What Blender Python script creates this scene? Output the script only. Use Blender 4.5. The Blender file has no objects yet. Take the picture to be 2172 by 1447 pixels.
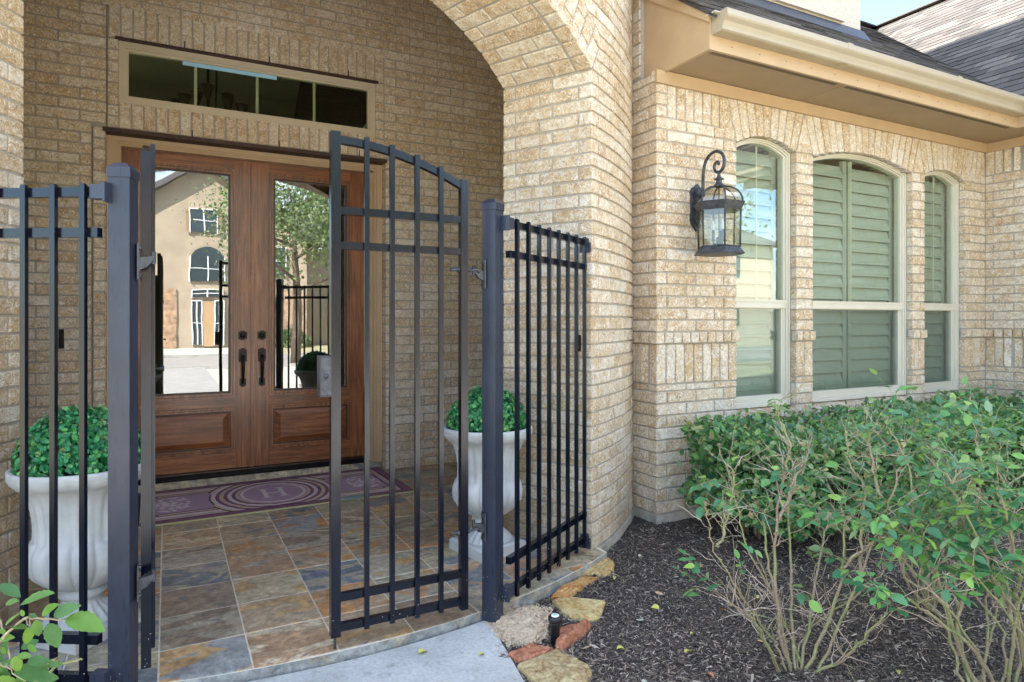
import bpy, math, random
import numpy as np
from mathutils import Vector, Matrix, noise as mnoise

R = math.radians
sc = bpy.context.scene
COL = sc.collection
rng = np.random.default_rng(7)
random.seed(7)

# ---------------------------------------------------------------- camera
cam_d = bpy.data.cameras.new('camera')
cam = bpy.data.objects.new('camera', cam_d)
COL.objects.link(cam)
cam.location = (0, 0, 1.26)
cam.rotation_euler = (R(90), 0, R(-27.66))
cam_d.sensor_width = 36
cam_d.lens = 36 * 1395 / 2172
cam_d.shift_y = -(723.5 - 680) / 2172
cam_d.clip_start = .05
cam_d.clip_end = 2000
sc.camera = cam

# ---------------------------------------------------------------- sky and sun
SUN = Vector((-.55, .45, .70)).normalized()
w = bpy.data.worlds.new('World')
sc.world = w
w.use_nodes = True
nt = w.node_tree
for n in list(nt.nodes):
    nt.nodes.remove(n)
sky = nt.nodes.new('ShaderNodeTexSky')
sky.sky_type = 'NISHITA'
sky.sun_disc = False
sky.sun_elevation = math.asin(SUN.z)
sky.sun_rotation = math.atan2(SUN.x, SUN.y) % (2 * math.pi)
tc = nt.nodes.new('ShaderNodeTexCoord')
mp = nt.nodes.new('ShaderNodeMapping')
mp.inputs['Scale'].default_value = (1, 1, 2.2)
mp.inputs['Location'].default_value = (3.1, .7, .4)
nz = nt.nodes.new('ShaderNodeTexNoise')
nz.inputs['Scale'].default_value = 2.6
nz.inputs['Detail'].default_value = 7
nz.inputs['Roughness'].default_value = .58
rp = nt.nodes.new('ShaderNodeValToRGB')
rp.color_ramp.elements[0].position = .50
rp.color_ramp.elements[0].color = (0, 0, 0, 1)
rp.color_ramp.elements[1].position = .72
rp.color_ramp.elements[1].color = (1, 1, 1, 1)
mx = nt.nodes.new('ShaderNodeMixRGB')
mx.inputs[2].default_value = (12.5, 12.6, 13.0, 1)
bg = nt.nodes.new('ShaderNodeBackground')
bg.inputs['Strength'].default_value = .125
wo = nt.nodes.new('ShaderNodeOutputWorld')
nt.links.new(tc.outputs['Generated'], mp.inputs[0])
nt.links.new(mp.outputs[0], nz.inputs['Vector'])
nt.links.new(nz.outputs[0], rp.inputs[0])
nt.links.new(rp.outputs[0], mx.inputs[0])
tint = nt.nodes.new('ShaderNodeMixRGB'); tint.blend_type = 'MULTIPLY'; tint.inputs[0].default_value = 1; tint.inputs[2].default_value = (.76, .89, .97, 1)
nt.links.new(sky.outputs[0], tint.inputs[1]); nt.links.new(tint.outputs[0], mx.inputs[1])
nt.links.new(mx.outputs[0], bg.inputs[0])
nt.links.new(bg.outputs[0], wo.inputs[0])

sun_d = bpy.data.lights.new('sun', 'SUN')
sun_d.energy = 5.0
sun_d.angle = R(.53)
sun_d.color = (1, .95, .87)
sun = bpy.data.objects.new('sun', sun_d)
COL.objects.link(sun)
sun.rotation_euler = SUN.to_track_quat('Z', 'Y').to_euler()
sun.location = (0, 0, 20)

sc.view_settings.view_transform = 'Standard'
sc.view_settings.look = 'None'
sc.view_settings.exposure = 2.55
sc.view_settings.gamma = 1
sc.view_settings.use_curve_mapping = False
try:
    sc.cycles.max_bounces = 8
    sc.cycles.diffuse_bounces = 5
    sc.cycles.transparent_max_bounces = 10
except Exception:
    pass

# ---------------------------------------------------------------- materials
class NT:
    def __init__(s, name):
        s.m = bpy.data.materials.new(name)
        s.m.use_nodes = True
        s.t = s.m.node_tree
        s.b = s.t.nodes['Principled BSDF']
        s.out = s.t.nodes['Material Output']
    def n(s, t, **k):
        x = s.t.nodes.new('ShaderNode' + t)
        for a, b in k.items():
            setattr(x, a, b)
        return x
    def l(s, a, b):
        s.t.links.new(a, b)
    def math(s, op, a, b=None, c=None, clamp=False):
        x = s.n('Math', operation=op)
        x.use_clamp = clamp
        for i, v in enumerate((a, b, c)):
            if v is None: continue
            if isinstance(v, (int, float)): x.inputs[i].default_value = v
            else: s.l(v, x.inputs[i])
        return x.outputs[0]
    def noise(s, vec, scale, detail=3, rough=.55, dist=0):
        x = s.n('TexNoise')
        s.l(vec, x.inputs['Vector'])
        x.inputs['Scale'].default_value = scale
        x.inputs['Detail'].default_value = detail
        x.inputs['Roughness'].default_value = rough
        x.inputs['Distortion'].default_value = dist
        return x.outputs[0]
    def ramp(s, fac, stops, interp='LINEAR'):
        x = s.n('ValToRGB')
        cr = x.color_ramp
        cr.interpolation = interp
        while len(cr.elements) < len(stops):
            cr.elements.new(.5)
        for e, (p, c) in zip(cr.elements, stops):
            e.position = p
            if isinstance(c, (int, float)): c = (c, c, c)
            e.color = (c[0], c[1], c[2], 1)
        s.l(fac, x.inputs[0])
        return x.outputs[0]
    def mix(s, fac, a, b, mode='MIX'):
        x = s.n('MixRGB', blend_type=mode)
        for i, v in enumerate((fac, a, b)):
            if isinstance(v, (int, float)): x.inputs[i].default_value = v
            elif isinstance(v, tuple): x.inputs[i].default_value = (v[0], v[1], v[2], 1)
            else: s.l(v, x.inputs[i])
        return x.outputs[0]
    def pos(s):
        return s.n('NewGeometry').outputs['Position']
    def obj(s):
        return s.n('TexCoord').outputs['Object']
    def rnd(s):
        a = s.n('Attribute', attribute_name='rnd').outputs['Fac']
        o = s.n('ObjectInfo').outputs['Random']
        v = s.math('ADD', s.math('MULTIPLY', a, 7.31), o)
        return s.math('FRACT', v)
    def shift(s, vec, r, k=(17, 31, 23)):
        c = s.n('CombineXYZ')
        for i in range(3):
            s.l(s.math('MULTIPLY', r, float(k[i])), c.inputs[i])
        v = s.n('VectorMath', operation='ADD')
        s.l(vec, v.inputs[0]); s.l(c.outputs[0], v.inputs[1])
        return v.outputs[0]
    def scale(s, vec, k):
        m = s.n('Mapping')
        m.inputs['Scale'].default_value = k
        s.l(vec, m.inputs[0])
        return m.outputs[0]
    def bump(s, h, strength=.3, dist=.002):
        x = s.n('Bump')
        x.inputs['Strength'].default_value = strength
        x.inputs['Distance'].default_value = dist
        s.l(h, x.inputs['Height'])
        s.l(x.outputs[0], s.b.inputs['Normal'])
    def color(s, c):
        if isinstance(c, tuple): s.b.inputs['Base Color'].default_value = (c[0], c[1], c[2], 1)
        else: s.l(c, s.b.inputs['Base Color'])
    def set(s, **k):
        for a, b in k.items():
            i = s.b.inputs[a.replace('_', ' ')]
            if isinstance(b, (int, float)): i.default_value = b
            else: s.l(b, i)

M = {}
def simple(name, c, rough=.6, metal=0, var=.12, scale=8, bump=0, bscale=60, bdist=.001, coat=0):
    t = NT(name)
    p = t.pos()
    n = t.noise(p, scale, 4)
    hi = tuple(min(1, v * (1 + var)) for v in c); lo = tuple(v * (1 - var) for v in c)
    t.color(t.ramp(n, [(.3, lo), (.7, hi)]))
    t.set(Roughness=rough, Metallic=metal)
    if coat: t.set(Coat_Weight=coat, Coat_Roughness=.15)
    if bump: t.bump(t.noise(p, bscale, 4), bump, bdist)
    M[name] = t.m
    return t.m

def mk_brick():
    t = NT('brick')
    r = t.rnd()
    p = t.shift(t.pos(), r)
    r2 = t.math('FRACT', t.math('MULTIPLY', r, 13.7))
    n1 = t.noise(p, 17, 3, .6, .8)
    n2 = t.noise(p, 52, 3, .65, 1.4)
    f = t.math('ADD', t.math('MULTIPLY', n1, .48), t.math('MULTIPLY', n2, .52))
    f = t.math('ADD', f, t.math('MULTIPLY', t.math('SUBTRACT', r2, .5), .16))
    col = t.ramp(f, [(.34, (.45, .295, .145)), (.44, (.52, .37, .21)), (.515, (.58, .445, .29)), (.59, (.635, .535, .40)), (.70, (.72, .66, .56))])
    # short curved gouges of the textured face
    g = t.noise(t.scale(p, (1, 1, .8)), 24, 2, .5, 1.8)
    g2 = t.noise(p, 15, 1)
    line = t.math('ABSOLUTE', t.math('SUBTRACT', g, .5))
    line = t.ramp(line, [(.0, 1.0), (.024, 0.0)])
    msk = t.ramp(g2, [(.45, 0.0), (.53, 1.0)])
    gou = t.mix(1.0, line, msk, 'MULTIPLY')
    col = t.mix(t.mix(1.0, gou, (.85, .85, .85), 'MULTIPLY'), col, (.31, .17, .075))
    # white lime streaks
    h = t.noise(t.shift(p, r, (3, 5, 7)), 19, 2, .5, 2.2)
    h2 = t.ramp(t.math('ABSOLUTE', t.math('SUBTRACT', h, .52)), [(0, 1.0), (.038, 0.0)])
    col = t.mix(t.mix(1.0, h2, (.85, .85, .85), 'MULTIPLY'), col, (.84, .80, .73))
    sz = t.n('SeparateXYZ'); t.l(t.pos(), sz.inputs[0])
    st = t.noise(t.scale(t.pos(), (1, 1, .25)), 6, 4, .6)
    lowz = t.math('MULTIPLY', t.ramp(sz.outputs['Z'], [(.0, 1.0), (.22, 0.0)]), t.ramp(st, [(.42, 0.0), (.62, .75)]))
    col = t.mix(lowz, col, (.30, .24, .17))
    col = t.mix(t.ramp(st, [(.60, 0.0), (.78, .35)]), col, (.36, .27, .17))
    t.color(col)
    t.set(Roughness=.88)
    hh = t.math('SUBTRACT', t.math('ADD', t.math('MULTIPLY', n2, .6), t.math('MULTIPLY', h2, .25)), t.math('MULTIPLY', gou, 1.0))
    t.bump(hh, .8, .0035)
    M['brick'] = t.m
mk_brick()

def mk_mortar():
    t = NT('mortar')
    p = t.pos()
    t.color(t.ramp(t.noise(p, 22, 5, .7), [(.3, (.33, .29, .235)), (.7, (.44, .395, .33))]))
    t.set(Roughness=.95)
    t.bump(t.noise(p, 160, 4, .7), .7, .002)
    M['mortar'] = t.m
mk_mortar()

def mk_slate():
    t = NT('slate')
    r = t.rnd()
    p = t.shift(t.pos(), r, (17, 31, 23))
    ra = t.ramp(r, [(0, (.36, .27, .18)), (.12, (.33, .29, .20)), (.25, (.36, .23, .14)), (.38, (.27, .20, .145)), (.5, (.40, .33, .22)),
                    (.62, (.34, .30, .23)), (.72, (.26, .265, .26)), (.80, (.40, .27, .16)), (.90, (.31, .27, .20))], 'CONSTANT')
    r2 = t.math('FRACT', t.math('MULTIPLY', r, 9.37))
    rb = t.ramp(r2, [(0, (.30, .27, .22)), (.15, (.42, .22, .095)), (.35, (.17, .185, .20)), (.5, (.48, .40, .28)), (.65, (.23, .17, .12)), (.8, (.42, .27, .13)), (.92, (.14, .16, .19))], 'CONSTANT')
    n = t.noise(t.scale(p, (1.3, 2.4, 3)), 1.7, 5, .55, 2.2)
    f = t.ramp(n, [(.53, 0.0), (.55, 1.0)])
    col = t.mix(f, ra, rb)
    n3 = t.noise(t.scale(p, (1.6, 4.0, 3)), 1.9, 5, .6, 2.0)
    col = t.mix(t.ramp(n3, [(.62, 0.0), (.645, .8)]), col, (.12, .135, .15))
    n5 = t.noise(t.shift(p, r, (2, 6, 8)), 9, 6, .75, 1.2)
    col = t.mix(.8, col, t.ramp(n5, [(.30, (.55, .53, .50)), (.5, (1.08, 1.07, 1.05)), (.70, (1.75, 1.68, 1.55))]), 'MULTIPLY')
    n4 = t.noise(t.shift(p, r, (9, 4, 2)), 34, 5, .7)
    col = t.mix(.75, col, t.ramp(n4, [(.3, (.45, .45, .45)), (.72, (1.5, 1.48, 1.42))]), 'MULTIPLY')
    t.color(col)
    t.set(Roughness=t.ramp(n, [(.3, .38), (.7, .62)]))
    t.bump(t.math('ADD', t.math('MULTIPLY', n4, .35), t.math('ADD', n, t.math('MULTIPLY', n3, .6))), .85, .006)
    M['slate'] = t.m
mk_slate()

def mk_wood(name, axis):
    t = NT(name)
    o = t.pos()
    k = (22, 22, 1.3) if axis == 'z' else (1.3, 22, 22)
    g = t.noise(t.scale(o, k), 2.2, 6, .62, .8)
    b = t.noise(t.scale(o, (3, 3, .8) if axis == 'z' else (.8, 3, 3)), 1.4, 3)
    col = t.ramp(g, [(.28, (.085, .027, .010)), (.44, (.20, .066, .022)), (.58, (.32, .112, .036)), (.76, (.44, .18, .062))])
    col = t.mix(.8, col, t.ramp(b, [(.3, (.6, .56, .52)), (.7, (1.3, 1.3, 1.25))]), 'MULTIPLY')
    fine = t.noise(t.scale(o, tuple(v * 5 for v in k)), 6, 3)
    col = t.mix(.5, col, t.ramp(fine, [(.35, (.5, .5, .5)), (.6, (1.15, 1.15, 1.15))]), 'MULTIPLY')
    t.color(col)
    t.set(Roughness=.34, Coat_Weight=.5, Coat_Roughness=.16)
    t.bump(fine, .25, .001)
    M[name] = t.m
mk_wood('wood_v', 'z'); mk_wood('wood_h', 'x'); simple('wood_dark', (.045, .016, .007), .35, 0, .3, 20)

def mk_metal(name, c, rough, lo=.12):
    t = NT(name)
    p = t.pos()
    sx = t.n('SeparateXYZ'); t.l(p, sx.inputs[0])
    n = t.noise(p, 6, 4, .6)
    col = t.ramp(n, [(.3, tuple(v * .8 for v in c)), (.7, tuple(v * 1.25 for v in c))])
    # pollen and dried splashes near the ground
    v = t.n('TexVoronoi', feature='F1'); v.inputs['Scale'].default_value = 85; t.l(p, v.inputs['Vector'])
    dots = t.ramp(v.outputs['Distance'], [(.10, 1.0), (.16, 0.0)])
    msk = t.noise(p, 14, 2)
    low = t.ramp(sx.outputs['Z'], [(.02, 1.0), (.38, 0.0)])
    keep = t.math('GREATER_THAN', msk, t.math('SUBTRACT', .76, t.math('MULTIPLY', low, .27)))
    d = t.math('MULTIPLY', dots, keep)
    col = t.mix(d, col, (.55, .53, .48))
    scr = t.noise(t.scale(p, (40, 40, 3)), 3, 5, .7)
    t.color(col)
    t.set(Roughness=t.ramp(scr, [(.35, rough * .75), (.7, rough * 1.4)]), Specular_IOR_Level=.42)
    t.bump(t.noise(t.scale(p, (25, 25, 5)), 4, 3), .12, .001)
    M[name] = t.m
mk_metal('gate_metal', (.0035, .005, .011), .17)
mk_metal('post_metal', (.022, .026, .042), .34)
simple('bronze', (.018, .014, .012), .38, .6, .3, 30)
simple('lantern_metal', (.06, .062, .07), .45, .5, .5, 40, .3, 90)
simple('black_rubber', (.012, .012, .013), .45)
simple('threshold_metal', (.006, .006, .007), .22, .3)
simple('lintel_steel', (.045, .018, .012), .6, 0, .3, 30)
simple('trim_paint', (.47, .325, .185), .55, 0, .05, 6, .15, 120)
simple('trim_cream', (.56, .47, .33), .45, 0, .04, 6)
simple('vinyl', (.60, .55, .44), .4, 0, .04, 6)
simple('gutter_paint', (.385, .32, .225), .32, 0, .04, 4)
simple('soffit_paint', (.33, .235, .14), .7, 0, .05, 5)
simple('stucco', (.62, .54, .42), .9, 0, .1, 40, .7, 220, .003)
simple('slot_dark', (.03, .024, .018), .8)
simple('sealant', (.20, .16, .12), .7)
simple('urn_stone', (.50, .50, .485), .75, 0, .16, 7, .5, 120, .002)
simple('twig', (.20, .13, .08), .8, 0, .4, 30)
simple('shutter_paint', (.47, .48, .42), .5, 0, .03, 5)
simple('interior_wall', (.36, .35, .27), .9, 0, .05, 2)
simple('interior_trim', (.70, .68, .60), .6)
simple('ceiling_paint', (.80, .76, .68), .9)
simple('white_metal', (.78, .78, .78), .4)
simple('soil', (.05, .04, .033), .95, 0, .3, 30)
simple('lawn_grass', (.38, .35, .21), .95, 0, .35, 1.5)
simple('asphalt', (.38, .36, .33), .9, 0, .15, 3)
simple('stucco_far', (.42, .35, .26), .9, 0, .12, 1.5)
simple('drive_concrete', (.55, .52, .46), .85, 0, .08, 2)
simple('blue_tape', (.35, .62, .80), .4, 0, .05)
simple('window_dark', (.05, .07, .08), .1)
simple('veneer', (.40, .27, .18), .9, 0, .5, 6, .5, 12, .02)
simple('roof_far', (.13, .12, .12), .9, 0, .3, 8)
simple('chandelier_metal', (.02, .018, .016), .5)
simple('chandelier_glass', (.06, .045, .03), .5)
simple('emblem', (.55, .62, .72), .4)

def mk_concrete():
    t = NT('concrete')
    p = t.pos()
    a = t.noise(p, 3.2, 6, .65); b = t.noise(p, 60, 5, .75)
    col = t.ramp(a, [(.3, (.36, .355, .335)), (.7, (.52, .51, .48))])
    col = t.mix(.55, col, t.ramp(b, [(.32, (.55, .55, .56)), (.6, (1.15, 1.15, 1.15))]), 'MULTIPLY')
    sp = t.noise(p, 17, 3, .6)
    col = t.mix(t.ramp(sp, [(.60, 0.0), (.72, .5)]), col, (.19, .18, .16))
    s2 = t.noise(p, 1.6, 5, .7, 1.5)
    col = t.mix(t.ramp(s2, [(.45, 0.0), (.7, .45)]), col, (.27, .265, .25))
    t.color(col); t.set(Roughness=.9)
    t.bump(b, .5, .0015)
    M['concrete'] = t.m
    t = NT('foundation')
    p = t.pos()
    a = t.noise(p, 9, 6, .7)
    t.color(t.ramp(a, [(.3, (.22, .20, .16)), (.5, (.40, .36, .29)), (.72, (.50, .46, .39))]))
    t.set(Roughness=.95); t.bump(a, .6, .006)
    M['foundation'] = t.m
    t = NT('grout')
    p = t.pos()
    t.color(t.ramp(t.noise(p, 25, 4), [(.3, (.56, .49, .39)), (.7, (.74, .67, .56))]))
    t.set(Roughness=.95); t.bump(t.noise(p, 200, 3), .4, .001)
    M['grout'] = t.m
mk_concrete()

def mk_leaf(name, stops, rough=.42, trans=.25):
    t = NT(name)
    r = t.rnd()
    col = t.ramp(r, stops)
    n = t.noise(t.pos(), 70, 2)
    col = t.mix(.35, col, t.ramp(n, [(.3, (.7, .7, .7)), (.7, (1.25, 1.25, 1.25))]), 'MULTIPLY')
    bf = t.n('NewGeometry').outputs['Backfacing']
    col2 = t.mix(t.math('MULTIPLY', bf, .6), col, (.36, .45, .28))
    t.color(col2)
    t.set(Roughness=rough)
    tr = t.n('BsdfTranslucent'); t.l(t.mix(1.0, col, (1.1, 1.3, .5), 'MULTIPLY'), tr.inputs[0])
    ms = t.n('MixShader'); ms.inputs[0].default_value = trans
    t.l(t.b.outputs[0], ms.inputs[1]); t.l(tr.outputs[0], ms.inputs[2]); t.l(ms.outputs[0], t.out.inputs[0])
    M[name] = t.m
mk_leaf('hedge_leaf', [(0, (.030, .105, .040)), (.3, (.060, .18, .065)), (.6, (.115, .27, .075)), (.8, (.21, .37, .09)), (.92, (.34, .40, .20)), (1, (.50, .36, .15))])
mk_leaf('rose_leaf', [(0, (.030, .13, .055)), (.5, (.060, .20, .075)), (.85, (.13, .31, .065)), (1, (.25, .40, .07))])
mk_leaf('near_leaf', [(0, (.06, .15, .05)), (.4, (.085, .19, .055)), (.7, (.14, .27, .04)), (1, (.19, .31, .045))], .6, .35)
mk_leaf('box_leaf', [(0, (.006, .09, .030)), (.45, (.018, .19, .065)), (.75, (.045, .30, .09)), (.95, (.17, .45, .12)), (1, (.30, .34, .10))], .33, .1)
mk_leaf('tree_leaf', [(0, (.06, .12, .04)), (1, (.20, .26, .09))])
mk_leaf('dry_leaf', [(0, (.42, .22, .12)), (.3, (.50, .36, .20)), (.55, (.38, .40, .14)), (.75, (.45, .48, .36)), (1, (.50, .22, .10))], .7, .1)

def mk_cane():
    t = NT('cane')
    p = t.pos()
    n = t.noise(p, 7, 4, .6)
    col = t.ramp(n, [(.32, (.15, .175, .055)), (.44, (.24, .24, .09)), (.54, (.27, .205, .12)), (.68, (.24, .165, .115))])
    m = t.noise(p, 90, 3, .6)
    col = t.mix(t.ramp(m, [(.55, 0.0), (.68, .6)]), col, (.44, .38, .30))
    t.color(col); t.set(Roughness=.6); t.bump(m, .4, .002)
    M['cane'] = t.m
    simple('dead_twig', (.42, .33, .25), .8, 0, .4, 30)
    simple('cane_red', (.34, .13, .065), .55, 0, .4, 30)
    simple('bark', (.16, .12, .09), .9, 0, .3, 10)
mk_cane()

def mk_chips():
    t = NT('mulch_chip')
    r = t.rnd()
    t.color(t.ramp(r, [(0, (.042, .031, .025)), (.42, (.085, .063, .050)), (.68, (.15, .115, .09)), (.84, (.21, .16, .125)), (.93, (.36, .29, .22)), (1, (.44, .37, .29))]))
    t.set(Roughness=.75)
    M['mulch_chip'] = t.m
    t = NT('mulch_ground')
    p = t.pos()
    a = t.noise(t.scale(p, (1, 1.8, 1)), 45, 5, .75); b = t.noise(p, 3, 3)
    col = t.ramp(a, [(.35, (.018, .014, .013)), (.55, (.05, .04, .035)), (.68, (.13, .10, .08))])
    t.color(col); t.set(Roughness=.95); t.bump(a, 1, .012)
    M['mulch_ground'] = t.m
    t = NT('sand')
    a = t.noise(t.pos(), 60, 5, .7); r = t.rnd()
    t.color(t.ramp(a, [(.3, (.36, .25, .15)), (.6, (.60, .47, .33)), (.75, (.70, .60, .46))]))
    t.set(Roughness=.95); t.bump(a, .8, .005)
    M['sand'] = t.m
mk_chips()

def mk_stone(name, c1, c2):
    t = NT(name)
    p = t.pos()
    a = t.noise(p, 14, 5, .65, 1)
    b = t.noise(p, 60, 4, .7)
    col = t.ramp(a, [(.35, c1), (.62, c2)])
    col = t.mix(.6, col, t.ramp(b, [(.36, (.35, .33, .30)), (.6, (1.3, 1.3, 1.3))]), 'MULTIPLY')
    t.color(col); t.set(Roughness=.9); t.bump(t.math('ADD', a, t.math('MULTIPLY', b, .5)), 1.0, .011)
    M[name] = t.m
mk_stone('stone_yellow', (.44, .25, .07), (.58, .47, .23))
mk_stone('stone_orange', (.44, .16, .035), (.58, .37, .14))
mk_stone('stone_red', (.26, .07, .03), (.46, .20, .11))
mk_stone('stone_tan', (.27, .17, .07), (.48, .38, .20))

def mk_shingle(name, stops):
    t = NT(name)
    r = t.rnd()
    n = t.noise(t.pos(), 35, 5, .8)
    col = t.mix(.7, t.ramp(r, stops), t.ramp(n, [(.3, (.5, .5, .5)), (.7, (1.35, 1.35, 1.35))]), 'MULTIPLY')
    t.color(col); t.set(Roughness=.95); t.bump(n, .6, .003)
    M[name] = t.m
mk_shingle('shingle', [(0, (.040, .034, .030)), (.4, (.064, .054, .047)), (.75, (.092, .079, .068)), (1, (.125, .108, .092))])

def mk_glass(name, tint, refl, rough=0.0, wave=0.0, wscale=1.5):
    """clear pane: tinted see-through plus mirror reflection"""
    t = NT(name)
    tr = t.n('BsdfTransparent'); tr.inputs[0].default_value = (*tint, 1)
    gl = t.n('BsdfGlossy'); gl.inputs['Roughness'].default_value = rough
    fr = t.n('Fresnel'); t.l(t.math('SUBTRACT', 1.5, t.math('MULTIPLY', t.n('NewGeometry').outputs['Backfacing'], 1.5 - 1 / 1.5)), fr.inputs[0])
    fac = t.math('ADD', t.math('MULTIPLY', fr.outputs[0], 1 - refl), refl, clamp=True)
    if wave:
        bp = t.n('Bump'); bp.inputs['Strength'].default_value = 1; bp.inputs['Distance'].default_value = wave
        t.l(t.noise(t.pos(), wscale, 2, .4), bp.inputs['Height']); t.l(bp.outputs[0], gl.inputs['Normal'])
    ms = t.n('MixShader'); t.l(fac, ms.inputs[0]); t.l(tr.outputs[0], ms.inputs[1]); t.l(gl.outputs[0], ms.inputs[2])
    t.l(ms.outputs[0], t.out.inputs[0])
    t.t.nodes.remove(t.b)
    M[name] = t.m
mk_glass('door_glass', (.30, .32, .29), .26, 0, .00035, 2.6)
mk_glass('transom_glass', (.86, .92, .82), .02, 0, .0003)
mk_glass('window_glass', (.89, .94, .89), .07, 0, .0004, 1.6)
mk_glass('insect_screen', (.76, .80, .81), .0, .4)
mk_glass('lantern_glass', (.80, .80, .74), .06)

def mk_carpet(name, c):
    t = NT(name)
    n = t.noise(t.pos(), 320, 2)
    t.color(t.ramp(n, [(.3, tuple(v * .72 for v in c)), (.7, tuple(v * 1.2 for v in c))]))
    t.set(Roughness=1.0); t.bump(n, .8, .002)
    M[name] = t.m
mk_carpet('mat_purple', (.20, .08, .14)); mk_carpet('mat_lilac', (.38, .25, .33)); mk_carpet('mat_beige', (.52, .40, .30))
mk_carpet('mat_dark', (.022, .012, .018)); mk_carpet('mat_pale', (.60, .52, .52)); mk_carpet('mat_edge', (.40, .36, .19))

# ---------------------------------------------------------------- object helpers
def tag(o, label=None, cat=None, group=None, kind=None):
    if label: o['label'] = label
    if cat: o['category'] = cat
    if group: o['group'] = group
    if kind: o['kind'] = kind
    return o

def thing(name, loc, label, cat, group=None, rz=0):
    o = bpy.data.objects.new(name, None)
    o.empty_display_size = .1
    o.location = loc
    o.rotation_euler = (0, 0, rz)
    COL.objects.link(o)
    return tag(o, label, cat, group)

def link(name, me, parent=None, mat=None, label=None):
    """mat: matrix in the parent's space"""
    o = bpy.data.objects.new(name, me)
    COL.objects.link(o)
    if parent is not None: o.parent = parent
    if mat is not None: o.matrix_basis = mat
    if label: o['label'] = label
    return o

def copy_tree(o, parent=None):
    c = o.copy()
    COL.objects.link(c)
    c.parent = parent
    for ch in list(o.children):
        copy_tree(ch, c)
    return c

def pymesh(name, v, f, mats, mi=None, smooth=False, rnd=None):
    me = bpy.data.meshes.new(name)
    me.from_pydata([tuple(map(float, p)) for p in v], [], [tuple(int(i) for i in q) for q in f])
    for m in (mats if isinstance(mats, (list, tuple)) else [mats]):
        me.materials.append(M[m])
    if mi is not None: me.polygons.foreach_set('material_index', np.asarray(mi, dtype=np.int32))
    if smooth: me.polygons.foreach_set('use_smooth', [True] * len(me.polygons))
    if rnd is not None:
        a = me.attributes.new('rnd', 'FLOAT', 'FACE'); a.data.foreach_set('value', np.asarray(rnd, dtype=np.float32))
    me.update()
    return me

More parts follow.
